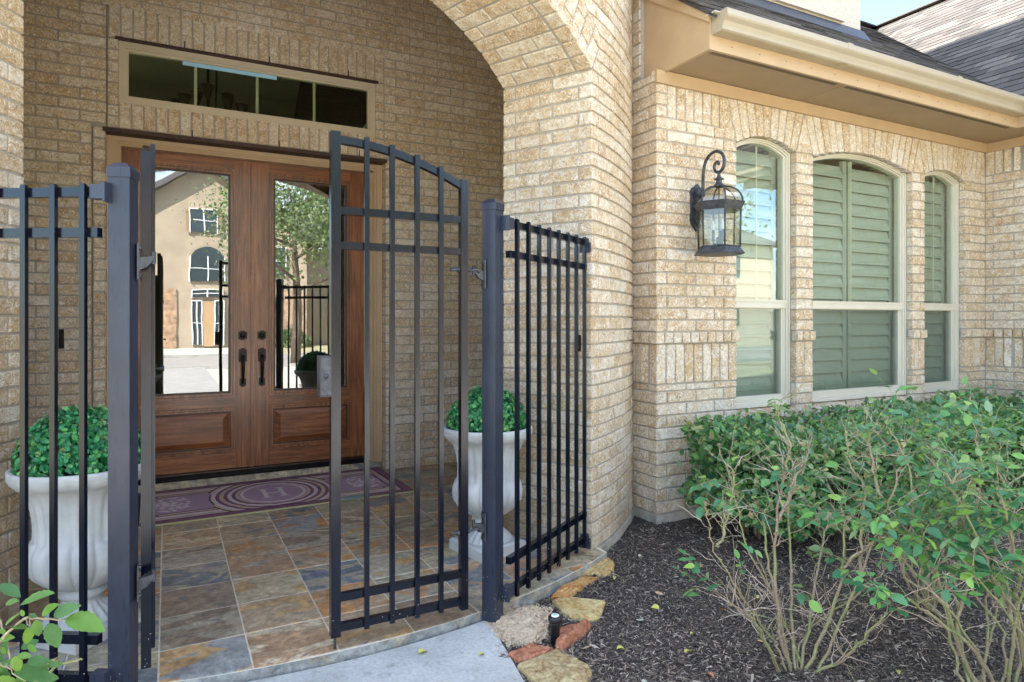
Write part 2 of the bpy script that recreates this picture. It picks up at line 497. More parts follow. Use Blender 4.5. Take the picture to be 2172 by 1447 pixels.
class MB:
    """collects shapes into one mesh"""
    def __init__(s): s.v = []; s.f = []; s.mi = []; s.sm = []
    def add(s, v, f, mi=0, sm=False):
        b = len(s.v)
        s.v += [tuple(p) for p in v]
        s.f += [tuple(i + b for i in q) for q in f]
        s.mi += [mi] * len(f); s.sm += [sm] * len(f)
        return s
    def box(s, x0, x1, y0, y1, z0, z1, mi=0, M4=None):
        v = [(x, y, z) for z in (z0, z1) for y in (y0, y1) for x in (x0, x1)]
        if M4 is not None: v = [tuple(M4 @ Vector(p)) for p in v]
        return s.add(v, [(0, 2, 3, 1), (4, 5, 7, 6), (0, 1, 5, 4), (2, 6, 7, 3), (0, 4, 6, 2), (1, 3, 7, 5)], mi)
    def bar(s, a, b, w, h, up=(0, 0, 1), mi=0):
        """rectangular bar from a to b; w sideways, h along up"""
        a, b, up = Vector(a), Vector(b), Vector(up)
        d = (b - a).normalized(); sd = d.cross(up)
        if sd.length < 1e-4: sd = d.cross(Vector((1, 0, 0)))
        sd.normalize(); u = sd.cross(d).normalized()
        v = [p + sd * (sx * w / 2) + u * (sy * h / 2) for p in (a, b) for sx, sy in ((-1, -1), (1, -1), (1, 1), (-1, 1))]
        return s.add(v, [(3, 2, 1, 0), (4, 5, 6, 7), (0, 1, 5, 4), (1, 2, 6, 5), (2, 3, 7, 6), (3, 0, 4, 7)], mi)
    def tube(s, pts, r, n=8, mi=0, sm=True, cap=True):
        pts = [Vector(p) for p in pts]
        rr = r if isinstance(r, (list, tuple)) else [r] * len(pts)
        v = []; f = []; prev = None
        for i, p in enumerate(pts):
            d = (pts[min(i + 1, len(pts) - 1)] - pts[max(i - 1, 0)])
            d = d.normalized() if d.length > 1e-9 else Vector((0, 0, 1))
            if prev is None:
                a = d.cross(Vector((0, 0, 1)))
                if a.length < .05: a = d.cross(Vector((1, 0, 0)))
            else: a = prev - d * prev.dot(d)
            a.normalize(); prev = a; b = d.cross(a)
            for k in range(n):
                t = 2 * math.pi * k / n
                v.append(p + (a * math.cos(t) + b * math.sin(t)) * rr[i])
        for i in range(len(pts) - 1):
            for k in range(n):
                k2 = (k + 1) % n
                f.append((i * n + k, i * n + k2, (i + 1) * n + k2, (i + 1) * n + k))
        if cap:
            f.append(tuple(range(n))[::-1]); f.append(tuple((len(pts) - 1) * n + k for k in range(n)))
        return s.add(v, f, mi, sm)
    def lathe(s, prof, n=24, c=(0, 0, 0), mi=0, sm=True, rot=0, mod=None):
        """prof: (r, z) bottom to top"""
        v = []; f = []
        for j, (r, z) in enumerate(prof):
            for k in range(n):
                t = 2 * math.pi * k / n + rot
                q = r if mod is None else r * mod(t, j, z)
                v.append((c[0] + q * math.cos(t), c[1] + q * math.sin(t), c[2] + z))
        for j in range(len(prof) - 1):
            for k in range(n):
                k2 = (k + 1) % n
                f.append((j * n + k, j * n + k2, (j + 1) * n + k2, (j + 1) * n + k))
        f.append(tuple(range(n))[::-1]); f.append(tuple((len(prof) - 1) * n + k for k in range(n)))
        return s.add(v, f, mi, sm)
    def extrude(s, poly, fn, d0, d1, mi=0):
        """poly: 2-D outline, fn(a, b, d) -> point"""
        n = len(poly)
        v = [fn(a, b, d0) for a, b in poly] + [fn(a, b, d1) for a, b in poly]
        f = [tuple(range(n)), tuple(range(2 * n - 1, n - 1, -1))]
        f += [(i, i + n, (i + 1) % n + n, (i + 1) % n) for i in range(n)]
        return s.add(v, f, mi)
    def ring(s, o, i, fn, d0, d1, mi=0):
        """frame between two closed outlines with equal point counts"""
        n = len(o)
        v = [fn(a, b, d) for P in (o, i) for d in (d0, d1) for a, b in P]
        f = []
        for k in range(n):
            k2 = (k + 1) % n
            f += [(k, k2, 2 * n + k2, 2 * n + k), (n + k, 3 * n + k, 3 * n + k2, n + k2), (k, n + k, n + k2, k2), (2 * n + k, 2 * n + k2, 3 * n + k2, 3 * n + k)]
        return s.add(v, f, mi)
    def mesh(s, name, mats):
        me = pymesh(name, s.v, s.f, mats, s.mi)
        me.polygons.foreach_set('use_smooth', s.sm)
        import bmesh
        bm = bmesh.new(); bm.from_mesh(me); bmesh.ops.recalc_face_normals(bm, faces=bm.faces); bm.to_mesh(me); bm.free()
        return me
    def build(s, name, mats, parent=None, mat=None, label=None):
        return link(name, s.mesh(name, mats), parent, mat, label)

def struct(o): o['kind'] = 'structure'; return o

# camera maths, only used to rank which pieces become objects of their own
_cy, _sy = math.cos(R(27.66)), math.sin(R(27.66))
def rank(p):
    d = p[1] * _cy + p[0] * _sy
    if d < .1: return 1e6
    t = (p[0] * _cy - p[1] * _sy) / d; q = (p[2] - 1.26) / d
    out = 0 if (-.80 < t < .80 and -.57 < q < .50) else 1000
    return out + d

class Pieces:
    """alike pieces: the nearest in view become objects, the rest one joined mesh"""
    def __init__(s): s.it = []
    def add(s, raw, M4, center, bad=0):
        s.it.append((raw, M4, center, rank(center) + bad))
    def flush(s, name, stuff, parent, mat, cap=300, smooth=False):
        it = sorted(s.it, key=lambda q: q[3])
        inv = Matrix.Translation(-Vector(parent.location)) if parent is not None else Matrix.Identity(4)
        cut = cap
        while cut > 0 and cut <= len(it) and it[cut - 1][3] > 900: cut -= 1
        for raw, M4, c, r in it[:cut]:
            if raw.get('me') is None:
                raw['me'] = pymesh(name, raw['v'], raw['f'], mat, None, smooth)
            link(name, raw['me'], parent, inv @ M4)
        rest = it[cut:]
        if rest:
            join(rest, stuff, parent, mat, inv, smooth)

def join(items, name, parent, mat, inv=None, smooth=False):
    V = []; loops = []; starts = []; tot = []; rn = []; b = 0; lc = 0
    for q in items:
        raw, M4 = q[0], q[1]
        A = np.array((inv @ M4) if inv is not None else M4)
        if 'np' not in raw:
            raw['np'] = np.array([tuple(p) for p in raw['v']], dtype=float)
            raw['lp'] = np.concatenate([np.array(f) for f in raw['f']]); raw['ct'] = np.array([len(f) for f in raw['f']])
        v = raw['np'] @ A[:3, :3].T + A[:3, 3]
        V.append(v); loops.append(raw['lp'] + b); b += len(v)
        tot.append(raw['ct']); rn.append(np.full(len(raw['ct']), random.random()))
    V = np.concatenate(V); L = np.concatenate(loops); T = np.concatenate(tot); RN = np.concatenate(rn)
    return bigmesh(name, V, L, T, RN, mat, parent, smooth)

def bigmesh(name, V, L, T, RN, mat, parent=None, smooth=False, kind='stuff'):
    me = bpy.data.meshes.new(name)
    me.vertices.add(len(V)); me.vertices.foreach_set('co', V.astype(np.float32).ravel())
    me.loops.add(len(L)); me.loops.foreach_set('vertex_index', L.astype(np.int32))
    me.polygons.add(len(T)); S = np.concatenate([[0], np.cumsum(T)[:-1]])
    me.polygons.foreach_set('loop_start', S.astype(np.int32))
    me.polygons.foreach_set('use_smooth', np.full(len(T), smooth))
    a = me.attributes.new('rnd', 'FLOAT', 'FACE'); a.data.foreach_set('value', RN.astype(np.float32))
    me.materials.append(M[mat]); me.update(calc_edges=True); me.validate()
    o = link(name, me, parent)
    if kind: o['kind'] = kind
    return o

def scatter(name, proto_v, proto_f, locs, rots, scales, mat, parent=None, rnd=None, smooth=False, kind='stuff'):
    """numpy copies of a small shape; rots: Nx3x3"""
    pv = np.array(proto_v, float); n = len(locs)
    V = np.einsum('nij,vj->nvi', rots, pv) * scales[:, None, None] + locs[:, None, :]
    lp = np.concatenate([np.array(f) for f in proto_f]); ct = np.array([len(f) for f in proto_f])
    L = (lp[None, :] + (np.arange(n) * len(pv))[:, None]).ravel()
    T = np.tile(ct, n)
    if rnd is None: rnd = rng.random(n)
    return bigmesh(name, V.reshape(-1, 3), L, T, np.repeat(rnd, len(ct)), mat, parent, smooth, kind)

def rotmats(n, tilt=1.0):
    """random orientations; tilt 0 keeps the shape level"""
    a = rng.random(n) * 2 * np.pi; b = rng.normal(0, tilt, n); c = rng.normal(0, tilt, n)
    ca, sa, cb, sb, cc, sn = np.cos(a), np.sin(a), np.cos(b), np.sin(b), np.cos(c), np.sin(c)
    o, z = np.ones(n), np.zeros(n)
    Z = np.stack([ca, -sa, z, sa, ca, z, z, z, o], 1).reshape(n, 3, 3)
    X = np.stack([o, z, z, z, cb, -sb, z, sb, cb], 1).reshape(n, 3, 3)
    Y = np.stack([cc, z, sn, z, o, z, -sn, z, cc], 1).reshape(n, 3, 3)
    return Z @ X @ Y
# ---------------------------------------------------------------- bricks
BL, BH, JT = .240, .066, .0105          # brick face and joint
BD = .05

def brick_raw(fn, jit=.0016, nx=4, seed=0):
    """fn(a, b, d): a,b in 0..1 over the face, d depth into the wall"""
    rr = random.Random(seed)
    fr = []; cols = nx
    A = [0] + [(i + rr.uniform(-.2, .2)) / (cols - 1) for i in range(1, cols - 1)] + [1]
    (w_, h_) = fn.size
    ring = [(a, 0) for a in A] + [(a, 1) for a in A[::-1]]
    v = []; f = []
    out = []; 
    for a, b in ring:
        out.append((a + rr.uniform(-jit, jit) / w_, b + rr.uniform(-jit, jit) / h_))
    ch = .0035
    for (a, b) in out:                       # face outline, inset
        ia = a + (ch / w_ if a < .02 else -ch / w_ if a > .98 else 0)
        ib = b + (ch / h_ if b < .5 else -ch / h_)
        v.append(fn(ia, ib, rr.uniform(-.0014, .0012)))
    for (a, b) in out: v.append(fn(a, b, .0045))
    for (a, b) in out: v.append(fn(a, b, BD))
    n = len(ring)
    for i in range(cols - 1): f.append((i, i + 1, n - 2 - i, n - 1 - i))
    for i in range(n):
        j = (i + 1) % n
        f.append((i, i + n, j + n, j)); f.append((i + n, i + 2 * n, j + 2 * n, j + n))
    return dict(v=v, f=f)

class FlatFn:
    def __init__(s, w_, h_): s.size = (w_, h_)
    def __call__(s, a, b, d): return ((a - .5) * s.size[0], d, (b - .5) * s.size[1])

class QuadFn:
    """face corners (p00,p10,p11,p01) given in surface space, S(u,z,d)->point"""
    def __init__(s, q, S): s.q = q; s.S = S; s.size = (max(.02, math.dist(q[0], q[1])), max(.02, math.dist(q[0], q[3])))
    def __call__(s, a, b, d):
        q = s.q
        u = (q[0][0] * (1 - a) + q[1][0] * a) * (1 - b) + (q[3][0] * (1 - a) + q[2][0] * a) * b
        z = (q[0][1] * (1 - a) + q[1][1] * a) * (1 - b) + (q[3][1] * (1 - a) + q[2][1] * a) * b
        return s.S(u, z, d)

STR = [brick_raw(FlatFn(BL, BH), seed=i) for i in range(9)]
HEAD = [brick_raw(FlatFn(.085, BH), seed=50 + i, nx=3) for i in range(6)]

class Surf:
    """plane: origin o, direction ux, outward normal n"""
    def __init__(s, o, ux, n): s.o = Vector(o); s.ux = Vector(ux); s.n = Vector(n)
    def at(s, u, z, d=0): return s.o + s.ux * u + Vector((0, 0, z)) - s.n * d
    def frame(s, u): return s.ux, s.n
class Cyl:
    """vertical cylinder; u = radius * angle from -Y; sign +1 seen from outside"""
    def __init__(s, c, r, sign=1): s.c = Vector((c[0], c[1], 0)); s.r = r; s.sg = sign
    def at(s, u, z, d=0):
        a = s.sg * u / s.r; rr = s.r - s.sg * d
        return s.c + Vector((math.sin(a) * rr, -math.cos(a) * rr, z))
    def frame(s, u):
        a = s.sg * u / s.r
        n = Vector((math.sin(a), -math.cos(a), 0)) * s.sg
        return Vector((-n.y, n.x, 0)), n

def put(P, S, u0, u1, z0, z1, upright=False, proud=0.0, bad=0):
    """one rectangular brick whose cell is u0..u1, z0..z1 (joint taken off by the caller)"""
    if u1 - u0 < .012 or z1 - z0 < .012: return
    u, z = (u0 + u1) / 2, (z0 + z1) / 2
    ux, n = S.frame(u)
    up = Vector((0, 0, 1))
    pr = proud + random.uniform(-.0012, .0022)
    c = S.at(u, z, -pr)
    lu, lz = u1 - u0, z1 - z0
    tilt = random.gauss(0, .0022)
    if not upright:
        raw, w_, h_ = (random.choice(STR), BL, BH) if lu > .13 else (random.choice(HEAD), .085, BH)
        X, Z = ux, up
        sx, sz = lu / w_, lz / h_
    else:
        raw, w_, h_ = (random.choice(STR), BL, BH) if lz > .13 else (random.choice(HEAD), .085, BH)
        X, Z = up, -ux
        sx, sz = lz / w_, lu / h_
    if random.random() < .5 : # reuse the shape upside down
        X, Z = -X, -Z
    X = (X + Z * tilt).normalized()
    Y = -n
    M4 = Matrix(((X.x * sx, Y.x, Z.x * sz, c.x), (X.y * sx, Y.y, Z.y * sz, c.y), (X.z * sx, Y.z, Z.z * sz, c.z), (0, 0, 0, 1)))
    P.add(raw, M4, c, bad)

_qs = [1000]
def putq(P, S, q, proud=0.0, bad=0, shrink=JT / 2):
    """one brick with four free corners"""
    cx = sum(p[0] for p in q) / 4; cz = sum(p[1] for p in q) / 4
    w_ = math.dist(q[0], q[1]); h_ = math.dist(q[0], q[3]); w2 = math.dist(q[3], q[2])
    ax = min(.45, shrink / max(.02, w_)); ax2 = min(.45, shrink / max(.02, w2)); az = min(.45, shrink / max(.02, h_))
    f0 = QuadFn(q, lambda u, z, d: (u, z, d))
    qq = [f0(ax, az, 0)[:2], f0(1 - ax, az, 0)[:2], f0(1 - ax2, 1 - az, 0)[:2], f0(ax2, 1 - az, 0)[:2]]
    _qs[0] += 1
    raw = brick_raw(QuadFn(qq, lambda u, z, d: tuple(S.at(u, z, d - proud))), seed=_qs[0])
    P.add(raw, Matrix.Identity(4), S.at(cx, cz), bad)

def cuts(a, b, off, step=.25):
    """joints of a running course between a and b"""
    k = math.ceil((a - off + .05) / step)
    j = [a]
    while off + k * step < b - .05:
        if off + k * step > a + .05: j.append(off + k * step)
        k += 1
    j.append(b)
    return j

def course(P, S, a, b, z0, z1, off, endl=JT / 2, endr=JT / 2, proud=0.0, bad=0):
    js = cuts(a, b, off)
    for i in range(len(js) - 1):
        u0 = js[i] + (endl if i == 0 else JT / 2 + random.uniform(-.001, .001))
        u1 = js[i + 1] - (endr if i == len(js) - 2 else JT / 2 + random.uniform(-.001, .001))
        put(P, S, u0, u1, z0 + JT / 2, z1 - JT / 2, False, proud, bad)

def gaps(a, b, holes):
    iv = [(a, b)]
    for h0, h1 in holes:
        nv = []
        for x0, x1 in iv:
            if h1 <= x0 or h0 >= x1: nv.append((x0, x1)); continue
            if h0 > x0: nv.append((x0, h0))
            if h1 < x1: nv.append((h1, x1))
        iv = nv
    return [(x0, x1) for x0, x1 in iv if x1 - x0 > .02]

# ---------------------------------------------------------------- entry turret (round, with the arch)
TC = (.60, 5.57); R_IN, R_OUT = 2.385, 2.97
AR, AL = 29.4, -28.7                      # the two jambs, degrees from -Y
Z_SP, RISE, HW = 2.635, .41, 1.4
ARC_R = (HW * HW + RISE * RISE) / (2 * RISE)
def arch_z(deg):
    t = max(-1, min(1, deg / (AR if deg > 0 else -AL)))
    return Z_SP + math.sqrt(ARC_R ** 2 - (HW * t) ** 2) - (ARC_R - RISE)
def tp(deg, r, z=0):
    a = R(deg); return Vector((TC[0] + r * math.sin(a), TC[1] - r * math.cos(a), z))
T_TOP = 4.7
turret = thing('entry_turret', tp(35, R_OUT, 0), 'round tan brick entry tower with a wide arched opening behind the iron gate', 'brick tower')
tinv = Matrix.Translation(-Vector(turret.location))

mb = MB(); e = .0085; da = math.degrees(.006 / 2.7)
segs = [(AL - da, AR + da, True), (AR + da, 100, False), (-100, AL - da, False)]
for a0, a1, op in segs:
    n = max(8, int((a1 - a0) / 1.2)); A = [a0 + (a1 - a0) * i / n for i in range(n + 1)]
    zb = [(arch_z(a) + .006 if op else -.02) for a in A]
    v = []
    for a, z in zip(A, zb):
        v += [tp(a, R_OUT - e, z), tp(a, R_OUT - e, T_TOP), tp(a, R_IN + e, T_TOP), tp(a, R_IN + e, z)]
    f = []
    for i in range(n):
        p, q = i * 4, i * 4 + 4
        for k in range(4): f.append((p + k, q + k, q + (k + 1) % 4, p + (k + 1) % 4))
    if not op: f += [(0, 1, 2, 3), (n * 4 + 3, n * 4 + 2, n * 4 + 1, n * 4)]
    mb.add(v, f)
mb.build('mortar', ['mortar'], turret, tinv)
mb = MB()                                  # concrete footing below the bricks
for a0, a1, nm_ in ((AR - .2, 100, 0), (-100, AL + .2, 1)):
    mb = MB(); n = 40; v = []; f = []
    for i in range(n + 1):
        a = a0 + (a1 - a0) * i / n
        v += [tp(a, R_OUT + .012, -.3), tp(a, R_OUT + .012, -.004), tp(a, R_IN - .01, -.004), tp(a, R_IN - .01, -.3)]
    for i in range(n):
        p, q = i * 4, i * 4 + 4
        for k in range(4): f.append((p + k, q + k, q + (k + 1) % 4, p + (k + 1) % 4))
    f += [(0, 1, 2, 3), (n * 4 + 3, n * 4 + 2, n * 4 + 1, n * 4)]
    mb.add(v, f)
    mb.build('footing', ['foundation'], turret, tinv)

PT = Pieces()
CO = .0761
# jambs: flat radial faces
for deg, sg in ((AR, 1), (AL, -1)):
    inner = tp(deg, R_IN); outer = tp(deg, R_OUT)
    rad = (outer - inner).normalized()
    # face of the opening: normal points into the opening
    nrm = Vector((-math.cos(R(deg)) * sg, -math.sin(R(deg)) * sg, 0))
    nrm = -Vector((math.cos(R(deg)), math.sin(R(deg)), 0)) * sg
    if sg > 0: S = Surf(inner, rad, nrm); L = R_OUT - R_IN
    else: S = Surf(outer, -rad, nrm); L = R_OUT - R_IN
    nrow = int(Z_SP / CO) + 1
    cz = Z_SP / 35 if False else CO
    nr = round(Z_SP / CO); cz = Z_SP / nr
    for i in range(nr):
        js = [0, .085, .335, L] if i % 2 == 0 else [0, .25, .5, L]
        if sg < 0: js = [L - x for x in js[::-1]]
        for k in range(len(js) - 1):
            put(PT, S, js[k] + (.001 if k == 0 else JT / 2), js[k + 1] - (.001 if k == len(js) - 2 else JT / 2), i * cz + JT / 2, (i + 1) * cz - JT / 2)
TCZ = cz
# outside face
SO = Cyl(TC, R_OUT, 1)
def ext_arch_u(z, k):
    """half width of the arch ring's outer edge at height z"""
    return k
def ring_pt(t, off):
    """point (u,z) on the arch curve, t = -1..1, pushed off outwards"""
    x = HW * t; zc = Z_SP - (ARC_R - RISE)
    ln = math.hypot(x, math.sqrt(ARC_R ** 2 - x * x))
    nx, nz_ = x / ARC_R, math.sqrt(ARC_R ** 2 - x * x) / ARC_R
    u = R_OUT * R(AR if t > 0 else -AL) * t
    return (u + nx * off, zc + math.sqrt(ARC_R ** 2 - x * x) + nz_ * off)
RO = .25
U_SP = R_OUT * R(AR)
nseg = int(2 * HW * 1.06 / .0762)
for i in range(nseg):
    t0, t1 = -1 + 2 * i / nseg, -1 + 2 * (i + 1) / nseg
    for o0, o1 in (((0, .17), (.17, RO)) if i % 2 else ((0, .08), (.08, RO))):
        putq(PT, SO, [ring_pt(t0, o0), ring_pt(t1, o0), ring_pt(t1, o1), ring_pt(t0, o1)])
def out_u(z):
    """u beyond which plain courses run at height z"""
    best = None
    for k in range(0, 101):
        u, zz = ring_pt(k / 100, RO)
        if zz >= z: best = u
    return best
_e = ring_pt(1, RO)
def bu(z):
    if z <= Z_SP: return U_SP
    if z <= _e[1]: return U_SP + (_e[0] - U_SP) * (z - Z_SP) / (_e[1] - Z_SP)
    return out_u(z)
for i in range(62):
    z0, z1 = i * TCZ, (i + 1) * TCZ
    if z0 > T_TOP - .04: break
    if z1 <= Z_SP + .01: a = R_OUT * R(AR); b = R_OUT * R(AL)
    else:
        a = bu(z0); b = None if a is None else -a
    off = (U_SP + .085) if i % 2 else U_SP
    far = R_OUT * R(100)
    if a is None:
        course(PT, SO, -far, far, z0, z1, off)
    else:
        if z1 > Z_SP + .01:
            a1 = bu(z1)
            if a1 is None: a1 = 0.0
            k = math.ceil((max(a, a1) + .07 - off) / .25); jn = off + k * .25
            for s__ in (1, -1):
                q = [(a, z0), (jn, z0), (jn, z1), (a1, z1)]
                if s__ < 0: q = [(-jn, z0), (-a, z0), (-a1, z1), (-jn, z1)]
                putq(PT, SO, q)
            a = jn; b = -jn
        course(PT, SO, a, R_OUT * R(62), z0, z1, off, endl=.001 if z1 <= Z_SP + .01 else JT / 2)
        course(PT, SO, R_OUT * R(62), far, z0, z1, off, bad=500)
        course(PT, SO, -far, b, z0, z1, -off, endr=.001 if z1 <= Z_SP + .01 else JT / 2)
# triangular closers beside the springing
for sg in (1, -1):
    pass
# soffit of the arch: rows along the curve, bricks lying radially
class Soffit:
    def at(s, u, z, d=0):
        # u = radius, z = t along the arch
        deg = (AR if z > 0 else -AL) * z
        x = HW * z; nx, nz_ = x / ARC_R, math.sqrt(ARC_R ** 2 - x * x) / ARC_R
        p = tp(deg, u, arch_z(deg))
        tang = Vector((math.cos(R(deg)), math.sin(R(deg)), 0))
        return p + tang * (nx * d) + Vector((0, 0, nz_ * d))
SS = Soffit()
nrow = int(2.66 / .0762)
for i in range(nrow):
    t0, t1 = -1 + 2 * i / nrow, -1 + 2 * (i + 1) / nrow
    rs = [R_IN, R_IN + .1, R_IN + .35, R_IN + .485] if i % 2 else [R_IN, R_IN + .225, R_IN + .485]
    for k in range(len(rs) - 1):
        qf = lambda x0, x1: [(x0, t0), (x1, t0), (x1, t1), (x0, t1)]
        x0 = rs[k] + (.001 if k == 0 else JT / 2); x1 = rs[k + 1] - JT / 2
        g = .0052 / 1.4
        raw = brick_raw(QuadFn([(x0, t0 + g), (x1, t0 + g), (x1, t1 - g), (x0, t1 - g)], lambda u, z, d: tuple(SS.at(u, z, d))), seed=_qs[0] + i * 7 + k)
        raw['f'] = [q[::-1] for q in raw['f']]
        PT.add(raw, Matrix.Identity(4), SS.at((x0 + x1) / 2, (t0 + t1) / 2))
    x0, x1 = R_IN + .497, R_OUT - .001
    raw = brick_raw(QuadFn([(x0, t0 + g), (x1, t0 + g), (x1, t1 - g), (x0, t1 - g)], lambda u, z, d: tuple(SS.at(u, z, d))), seed=_qs[0] + i * 7 + 5, nx=3)
    raw['f'] = [q[::-1] for q in raw['f']]
    PT.add(raw, Matrix.Identity(4), SS.at((x0 + x1) / 2, (t0 + t1) / 2))
# inside face of the porch
SI = Cyl(TC, R_IN, -1)
for i in range(55):
    z0, z1 = i * TCZ, (i + 1) * TCZ
    ff = R_IN * R(88)
    off = .125 * (i % 2)
    if z1 <= Z_SP + .01: iv = [(-ff, -R_IN * R(AR)), (R_IN * R(-AL), ff)]
    elif z0 < Z_SP + RISE + .01:
        tt = [k / 100 for k in range(101) if arch_z(AR * k / 100) > z0]
        t = max(tt) if tt else 0
        iv = [(-ff, -R_IN * R(AR) * t), (R_IN * R(AR) * t, ff)]
    else: iv = [(-ff, ff)]
    for a, b in iv: course(PT, SI, a, b, z0, z1, off, endl=.001, endr=.001, bad=700)
PT.flush('brick', 'far_bricks', turret, 'brick', 300)
# small dark cover plate on the jamb
S = Surf(tp(AR, R_IN), (tp(AR, R_OUT) - tp(AR, R_IN)).normalized(), -Vector((math.cos(R(AR)), math.sin(R(AR)), 0)))
mb = MB(); c = S.at(.50, 1.135, -.004); ux = S.ux
mb.bar(c - Vector((0, 0, .045)), c + Vector((0, 0, .045)), .02, .035, up=ux)
mb.build('cover_plate', ['bronze'], turret, tinv)
# ceiling and low cone roof
mb = MB(); mb.lathe([(R_IN - .01, 4.20), (R_IN - .01, 4.24)], 48, (TC[0], TC[1], 0), sm=False)
mb.build('ceiling', ['ceiling_paint'], turret, tinv)
mb = MB(); mb.lathe([(R_OUT + .35, T_TOP), (R_OUT + .35, T_TOP + .12), (.05, T_TOP + 2.2)], 32, (TC[0], TC[1], 0), sm=False)
mb.build('roof', ['shingle'], turret, tinv)

# ---------------------------------------------------------------- wall round the front doors
YD = 5.39
ew = thing('entry_wall', (.6, YD, 0), 'tan brick wall at the back of the porch holding the wooden double doors', 'brick wall')
einv = Matrix.Translation(-Vector(ew.location))
DX0, DX1, DZ = -.385, 1.625, 2.61
TX0, TX1, TZ0, TZ1 = -.304, 1.540, 2.798, 3.238
WX0, WX1, WZ = -1.78, 2.98, 4.21
mb = MB(); y0, y1 = YD + .0085, YD + .13
mb.box(WX0, DX0 - .006, y0, y1, -.02, WZ); mb.box(DX1 + .006, WX1, y0, y1, -.02, WZ)
mb.box(DX0 - .006, DX1 + .006, y0, y1, DZ + .003, TZ0 - .003)
mb.box(DX0 - .006, TX0 - .003, y0, y1, TZ0 - .003, WZ); mb.box(TX1 + .003, DX1 + .006, y0, y1, TZ0 - .003, WZ)
mb.box(TX0 - .003, TX1 + .003, y0, y1, TZ1 + .003, WZ)
mb.build('mortar', ['mortar'], ew, einv)
PW = Pieces(); S = Surf((0, YD, 0), (1, 0, 0), (0, -1, 0))
for i in range(56):
    z0, z1 = i * TCZ, (i + 1) * TCZ
    if z1 > WZ: z1 = WZ
    if z1 - z0 < .03: break
    zm = (z0 + z1) / 2
    if zm < DZ + .02: h = [(-.463, 1.703)]
    elif zm < 3.50: h = [(-.375, 1.612)]
    else: h = []
    for a, b in gaps(WX0, WX1, h):
        course(PW, S, a, b, z0, z1, .09 + .125 * (i % 2))
for x0, x1, z0, z1 in ((-.455, -.386, 0, DZ), (1.626, 1.70, 0, DZ), (-.369, -.305, DZ + .01, 3.245), (1.541, 1.61, DZ + .01, 3.245)):
    n = round((z1 - z0) / .0762); c_ = (z1 - z0) / n
    for k in range(n): put(PW, S, x0, x1, z0 + k * c_ + JT / 2, z0 + (k + 1) * c_ - JT / 2)
n = 24
for k in range(n):
    c_ = (TX1 - TX0) / n
    put(PW, S, TX0 + k * c_ + JT / 2, TX0 + (k + 1) * c_ - JT / 2, DZ + .012, TZ0 - .002, True)
n = 26
for k in range(n):
    c_ = (1.612 + .369) / n
    put(PW, S, -.369 + k * c_ + JT / 2, -.369 + (k + 1) * c_ - JT / 2, 3.256, 3.496, True)
# reveals of the door opening
for xx, ux, nn in ((DX0, (0, -1, 0), (1, 0, 0)), (DX1, (0, 1, 0), (-1, 0, 0))):
    S2 = Surf((xx, YD + (.11 if ux[1] < 0 else .05), 0), ux, nn)
    for k in range(34): 
        S2b = Surf((xx, YD + .052, 0), (0, 1, 0), nn) if ux[1] > 0 else Surf((xx, YD + .115, 0), (0, -1, 0), nn)
        put(PW, S2b, 0, .063, k * DZ / 34 + JT / 2, (k + 1) * DZ / 34 - JT / 2, bad=300)
PW.flush('brick', 'far_bricks', ew, 'brick', 300)
mb = MB()
mb.box(-.462, -.456, YD - .001, YD + .02, 0, DZ); mb.box(-.377, -.371, YD - .001, YD + .02, DZ, 3.5)
mb.build('sealant_joint', ['sealant'], ew, einv)
mb = MB(); mb.box(-.40, 1.635, YD - .014, YD + .10, DZ - .026, DZ + .002); mb.build('steel_lintel', ['lintel_steel'], ew, einv, 'dark brown steel lintel over the doors')
mb = MB(); mb.box(-.325, 1.56, YD - .018, YD + .06, TZ1 + .001, TZ1 + .018); mb.build('steel_lintel', ['lintel_steel'], ew, einv, 'dark brown steel lintel over the transom')
for zz, xs in ((DZ + .004, (.16, .77, 1.40)), (TZ1 + .02, (.11, .70, 1.31))):
    for x in xs:
        mb = MB(); mb.box(x, x + .007, YD - .0035, YD + .004, zz, zz + .05); mb.build('weep_vent', ['bronze'], ew, einv)
# transom window
FNy = lambda a, b, d: (a, d, b)
def rect(x0, x1, z0, z1): return [(x0, z0), (x1, z0), (x1, z1), (x0, z1)]
tw = MB()
tw.ring(rect(TX0, TX1, TZ0, TZ1), rect(TX0 + .045, TX1 - .045, TZ0 + .045, TZ1 - .045), FNy, YD + .012, YD + .07)
tw.ring(rect(TX0 + .043, TX1 - .043, TZ0 + .043, TZ1 - .043), rect(TX0 + .06, TX1 - .06, TZ0 + .06, TZ1 - .06), FNy, YD + .026, YD + .07)
two = tw.build('transom_window', ['trim_cream'], ew, einv)
mb = MB(); mb.box(TX0 + .06, TX1 - .06, YD + .04, YD + .044, TZ0 + .06, TZ1 - .06); mb.build('pane', ['transom_glass'], two)
for k in range(1, 4):
    x = TX0 + .06 + (TX1 - TX0 - .12) * k / 4
    mb = MB(); mb.box(x - .01, x + .01, YD + .05, YD + .056, TZ0 + .055, TZ1 - .055); mb.build('muntin', ['vinyl'], two)
mb = MB(); mb.box(.10, .76, YD + .034, YD + .037, TZ1 - .092, TZ1 - .062); mb.build('film_strip', ['blue_tape'], two, None, 'pale blue strip of film along the top of the pane')
